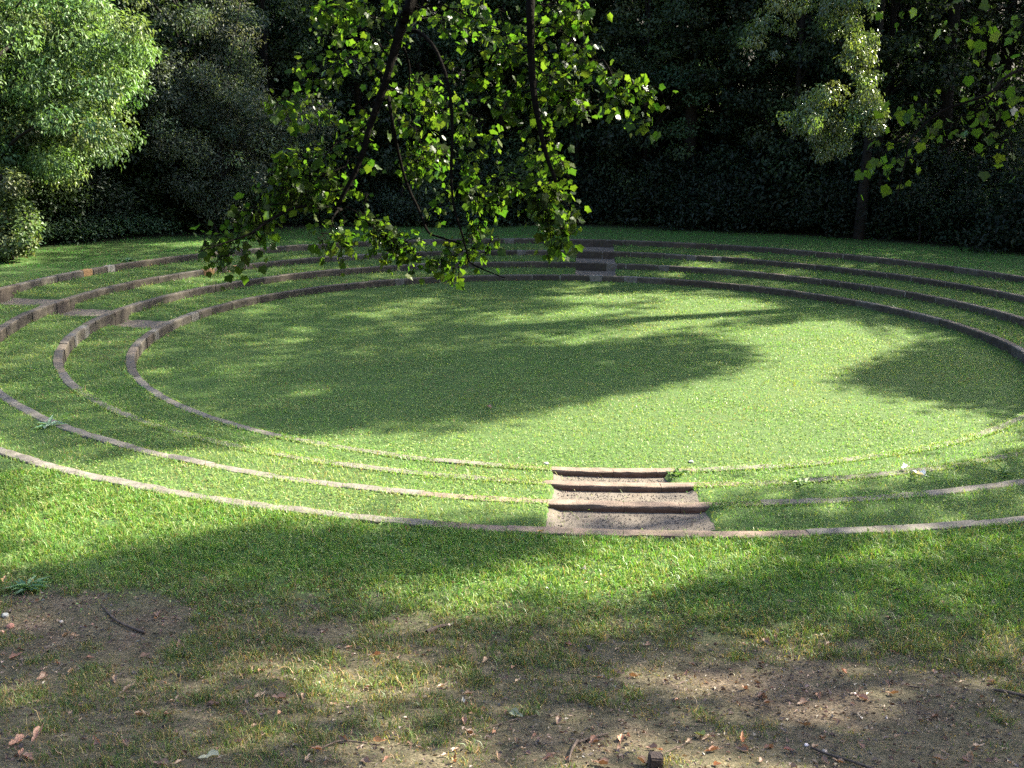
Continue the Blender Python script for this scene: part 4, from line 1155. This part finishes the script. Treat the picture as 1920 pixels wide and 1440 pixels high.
# notable single leaves
NOT = [(1390, 1391, .11, (.42, .16, .05), .6, 1.0, 'bright orange curled leaf on bare soil at the bottom right of centre'),
       (1312, 1383, .10, (.30, .34, .08), .3, .4, 'yellow green fallen leaf beside the orange curled leaf'),
       (138, 1263, .12, (.45, .3, .16), .5, 1.2, 'long tan rolled leaf in the grass below the left bare patch'),
       (1094, 1071, .09, (.75, .7, .6), .3, .3, 'cream white leaf shining in the sunlit grass patch'),
       (1130, 1084, .08, (.4, .22, .12), .4, .7, 'rust brown leaf just right of the cream white leaf'),
       (968, 1345, .10, (.36, .38, .22), .3, .3, 'pale green fallen leaf on the bare soil with thin stalks beside'),
       (1008, 1344, .09, (.34, .36, .14), .3, 1.3, 'narrow yellow green leaf on bare soil right of the pale leaf'),
       (868, 1318, .07, (.5, .46, .36), .4, .8, 'small cream curled leaf left of the central bare soil'),
       (885, 1327, .08, (.36, .16, .1), .5, .9, 'red brown curled leaf touching the small cream one'),
       (712, 1396, .09, (.42, .22, .08), .5, .7, 'orange brown crumpled leaf in grass at lower left of centre'),
       (465, 1207, .09, (.4, .24, .14), .5, .9, 'light brown curled leaf left of centre in thin grass'),
       (415, 1199, .08, (.34, .13, .07), .5, .8, 'reddish leaf lying left of the light brown curled one'),
       (10, 1091, .11, (.42, .25, .13), .4, .7, 'tan leaf at the left frame edge above the bare patch'),
       (70, 1385, .12, (.36, .18, .11), .5, .8, 'red brown leaf in the lower left corner grass'),
       (35, 1397, .11, (.4, .2, .12), .5, .6, 'crumpled reddish leaf left of the other lower left leaf'),
       (1068, 1214, .09, (.38, .17, .11), .5, .8, 'reddish curled leaf near the middle of the foreground'),
       (1105, 1222, .10, (.1, .07, .055), .5, 1.0, 'dark brown curled leaf right of the reddish one'),
       (847, 1177, .08, (.6, .48, .4), .4, .7, 'pinkish cream leaf beside the broken bark piece'),
       (393, 1428, .12, (.4, .4, .26), .4, .5, 'dull green grey leaf at the bottom left of the picture'),
       (1015, 1000, .09, (.5, .27, .1), .4, .7, 'orange leaf lying against the outermost kerb'),
       (918, 766, .16, (.45, .25, .16), .3, .6, 'single reddish leaf on the shaded arena grass'),
       (590, 1412, .09, (.38, .2, .11), .5, .9, 'brown leaf at the bottom between grass tufts'),
       (1480, 1412, .08, (.34, .15, .1), .5, 1.0, 'small red brown curled leaf at bottom right soil')]
for (u, v, s, c, cu, ro, lab) in NOT:
    o = dry_leaf('fallen_leaf', s * .85, tuple(q * .6 for q in c), cu, ro + .5); put(o, u, v, .012); o.rotation_euler = (rng.normal() * .2, rng.normal() * .2, rng.random() * 6.28)
    tag(o, lab, 'leaf', 'fallen leaves on the foreground')
# the many alike
LV = [dry_leaf('fallen_leaf', 1.0, c, cu, ro) for c, cu, ro in [((.2, .125, .07), .6, 1.3), ((.14, .08, .05), .5, 1.0), ((.28, .2, .135), .8, 1.6), ((.24, .12, .07), .4, 1.2)]]
LL_ = ['small dry brown leaf scattered on the foreground soil', 'small dark brown dry leaf scattered on the foreground soil', 'small pale tan curled leaf scattered on the foreground soil', 'small rusty brown dry leaf scattered on the foreground soil']
lu = [False] * 4; cnt = 0
while cnt < 240:
    u, v = rng.uniform(0, 1920), rng.uniform(1090, 1438)
    if rng.random() > .35 + .65 * (v - 1090) / 350: continue
    k = rng.integers(0, 4); o = LV[k] if not lu[k] else LV[k].copy()
    if lu[k]: COL.objects.link(o)
    lu[k] = True; cnt += 1
    s = .035 + .055 * rng.random() ** 1.5
    put(o, u, v, .008); o.rotation_euler = (rng.normal() * .35, rng.normal() * .35, rng.random() * 6.28); o.scale = (s, s, s)
    tag(o, LL_[k], 'leaf', 'fallen leaves on the foreground')

# twigs
def twig(pts, r0, r1, label, name='fallen_twig', side=None):
    P = np.array([hit(*p) for p in pts]); P[:, 2] = ground_z(P[:, 0], P[:, 1]) + r0 + .012
    base = P[0].copy()
    paths = [(spline(P - base, 6), r0, r1)]
    if side:
        Q = np.array([hit(*p) for p in side]); Q[:, 2] = ground_z(Q[:, 0], Q[:, 1]) + r0 + .02
        paths.append((spline(Q - base, 5), r1 * 1.1, r1 * .6))
    V, fs = tube_geo(paths, 6, .25)
    o = mesh_np(name, V, fs, M['twigbark'], smooth=True); o.location = base
    tag(o, label, 'twig', 'twigs lying on the foreground')
twig([(190, 1138), (215, 1165), (245, 1180), (272, 1190)], .007, .014, 'dark curved stick on the bare patch at the left')
twig([(1862, 1299), (1890, 1304), (1925, 1312)], .011, .014, 'thick dark stick at the right frame edge')
twig([(1140, 1380), (1110, 1388), (1082, 1398)], .006, .01, 'dark knobbly twig at the bottom centre', side=[(1082, 1395), (1072, 1415), (1066, 1436)])
twig([(1520, 1408), (1555, 1420), (1600, 1436), (1640, 1450)], .007, .011, 'long dark twig running off the bottom right')
twig([(1240, 1420), (1270, 1405), (1296, 1395)], .004, .003, 'thin pale straight stalk beside the wooden peg')
twig([(735, 1106), (745, 1098), (758, 1087)], .006, .004, 'short grey twig standing out in the shaded turf')
twig([(800, 1193), (820, 1183), (840, 1178)], .018, .012, 'broken piece of dark bark in the thin grass', 'bark_piece')
twig([(875, 1388), (915, 1370), (960, 1355), (1010, 1345)], .003, .003, 'long thin reddish stalk on the central bare soil')
twig([(972, 1352), (985, 1368), (997, 1382)], .003, .002, 'thin leaf stalk slanting below the pale green leaf')
twig([(1702, 1292), (1712, 1293), (1724, 1294)], .007, .006, 'short black twig on the pale soil patch at the right')
twig([(1400, 1318), (1420, 1325), (1445, 1332)], .005, .004, 'small twig on the soil right of centre')
twig([(600, 1410), (640, 1395), (690, 1400)], .006, .004, 'dark twig half hidden in grass at the bottom left')

# stones
def stone(u, v, s, colr, label, sq=(1, .8, .6)):
    import bmesh
    bm = bmesh.new(); bmesh.ops.create_icosphere(bm, subdivisions=2, radius=1)
    V = np.array([w.co[:] for w in bm.verts]); Fc = np.array([[w.index for w in f.verts] for f in bm.faces]); bm.free()
    V = V * (1 + .22 * rng.normal(size=(len(V), 1)) * .5) * np.array(sq); V = np.sign(V) * np.abs(V) ** .8
    o = mesh_np('pebble', V * s, Fc, M['pebble'], np.tile(colr, (len(V), 1)), smooth=False)
    put(o, u, v, s * .3); tag(o, label, 'stone', 'stones lying on the foreground soil')
stone(10, 1158, .035, (.25, .26, .25), 'pale grey stone at the left frame edge on the bare patch')
stone(19, 1178, .035, (.2, .1, .08), 'brick red stone below the pale grey one')
stone(3, 1188, .022, (.36, .22, .17), 'small reddish stone cut by the left frame edge')
stone(1512, 1400, .016, (.5, .44, .44), 'small bright white stone at the bottom right')
stone(1546, 1411, .018, (.3, .26, .23), 'small pinkish stone right of the bright white one')
stone(1603, 1303, .012, (.75, .72, .68), 'tiny white pebble on the pale soil patch')
stone(115, 1167, .018, (.26, .24, .22), 'small pale pebble in the middle of the left bare patch', (1.3, .8, .5))
stone(1296, 868, .04, (.3, .31, .33), 'grey white stone at the arena edge beside the steps')
stone(1024, 872, .045, (.35, .34, .34), 'white stone at the left end of the top step edge')

# wooden peg at the bottom
def peg():
    import bmesh
    bm = bmesh.new(); bmesh.ops.create_cube(bm, size=1)
    for w in bm.verts: w.co.x *= .085 * (1 - .1 * (w.co.z < 0)); w.co.y *= .075; w.co.z *= .2
    bmesh.ops.bevel(bm, geom=bm.edges[:], offset=.008, segments=2, affect='EDGES')
    bmesh.ops.subdivide_edges(bm, edges=bm.edges[:], cuts=1)
    for w in bm.verts: w.co.x += random.gauss(0, .0015); w.co.y += random.gauss(0, .0015); w.co.z += random.gauss(0, .0015)
    me = bpy.data.meshes.new('wooden_peg'); bm.to_mesh(me); bm.free(); me.materials.append(M['peg'])
    o = bpy.data.objects.new('wooden_peg', me); COL.objects.link(o)
    put(o, 1226, 1438, -.012, (.12, .08, .15)); tag(o, 'short dark square wooden peg sticking out of the soil at the bottom edge', 'peg')
peg()

# weeds
def weed(u, v, n, L, W, cols, label, lift=.5):
    C = np.zeros((n, 3)); t = rng.random(n) * 6.28
    C[:, :2] = rng.normal(0, .03, (n, 2))
    ax = np.stack([np.cos(t), np.sin(t), lift * rng.random(n)], -1)
    V1, F1 = leaf_geo(C, ax, np.array([0, 0, 1.0]) + 0 * C, L * (.6 + .6 * rng.random(n)), W, .2)
    o = mesh_np('weed', V1, F1, M['leaf'], np.repeat(palette(n, cols), 4, 0))
    put(o, u, v, .02); tag(o, label, 'plant')
weed(52, 1106, 26, .2, .045, [(.06, .12, .06), (.08, .15, .08)], 'dark green leafy weed at the left edge above the bare patch', .6)
weed(92, 800, 12, .26, .06, [(.14, .22, .16), (.18, .26, .2)], 'pale green weed rosette beside the third kerb at left', .7)
weed(237, 490, 12, .3, .1, [(.07, .13, .07)], 'small broad leaved weed on the far left lawn above the outermost kerb', .6)
weed(1270, 893, 18, .16, .05, [(.07, .13, .04)], 'leafy weed growing at the right end of the upper step', .9)
weed(1880, 893, 12, .22, .03, [(.07, .12, .05)], 'tuft of weed overhanging the third kerb at the right edge', 1.2)
weed(1500, 908, 16, .2, .06, [(.13, .19, .08)], 'bright clover weed on the grass step right of the stairs', .4)
for (u, v, s, lab) in [(1696, 885, .13, 'white dry leaf scrap on the right grass step, upper of two'), (1722, 898, .17, 'larger white dry leaf scrap on the right grass step, lower of two')]:
    o = dry_leaf('fallen_leaf', s, (.5, .52, .5), .6, .9); put(o, u, v, .05); tag(o, lab, 'leaf', 'white leaf scraps on the right grass step')

# ------------------------------------------------------------------ camera, light, world
cam = bpy.data.cameras.new('camera'); co = bpy.data.objects.new('camera', cam); COL.objects.link(co)
cam.sensor_width = 36; cam.lens = F / 1920 * 36; cam.clip_end = 2000; cam.clip_start = .1
from mathutils import Matrix
mt4 = Matrix(((RGT[0], UPV[0], -FWD[0], CAM[0]), (RGT[1], UPV[1], -FWD[1], CAM[1]), (RGT[2], UPV[2], -FWD[2], CAM[2]), (0, 0, 0, 1)))
co.matrix_world = mt4
SC.camera = co
sun = bpy.data.lights.new('sun', 'SUN'); so = bpy.data.objects.new('sun', sun); COL.objects.link(so)
sun.energy = 5.0; sun.angle = math.radians(.7); sun.color = (1, .9, .7)
from mathutils import Vector
so.rotation_euler = Vector(SUN).to_track_quat('Z', 'Y').to_euler()
w = bpy.data.worlds.new('World'); SC.world = w; w.use_nodes = True
nt = w.node_tree; nt.nodes.clear()
st = nt.nodes.new('ShaderNodeTexSky'); st.sky_type = 'NISHITA'; st.sun_disc = False
st.dust_density = 2.5; st.ozone_density = .3; st.sun_elevation = EL; st.sun_rotation = PI / 2 - AZ
bg = nt.nodes.new('ShaderNodeBackground'); bg.inputs['Strength'].default_value = .095
ou = nt.nodes.new('ShaderNodeOutputWorld')
nt.links.new(st.outputs[0], bg.inputs[0]); nt.links.new(bg.outputs[0], ou.inputs[0])
SC.view_settings.view_transform = 'Standard'; SC.view_settings.look = 'None'; SC.view_settings.exposure = 3.15; SC.view_settings.gamma = 1
cyc = SC.cycles
cyc.max_bounces = 7; cyc.diffuse_bounces = 3; cyc.transmission_bounces = 4; cyc.glossy_bounces = 2
cyc.use_denoising = False
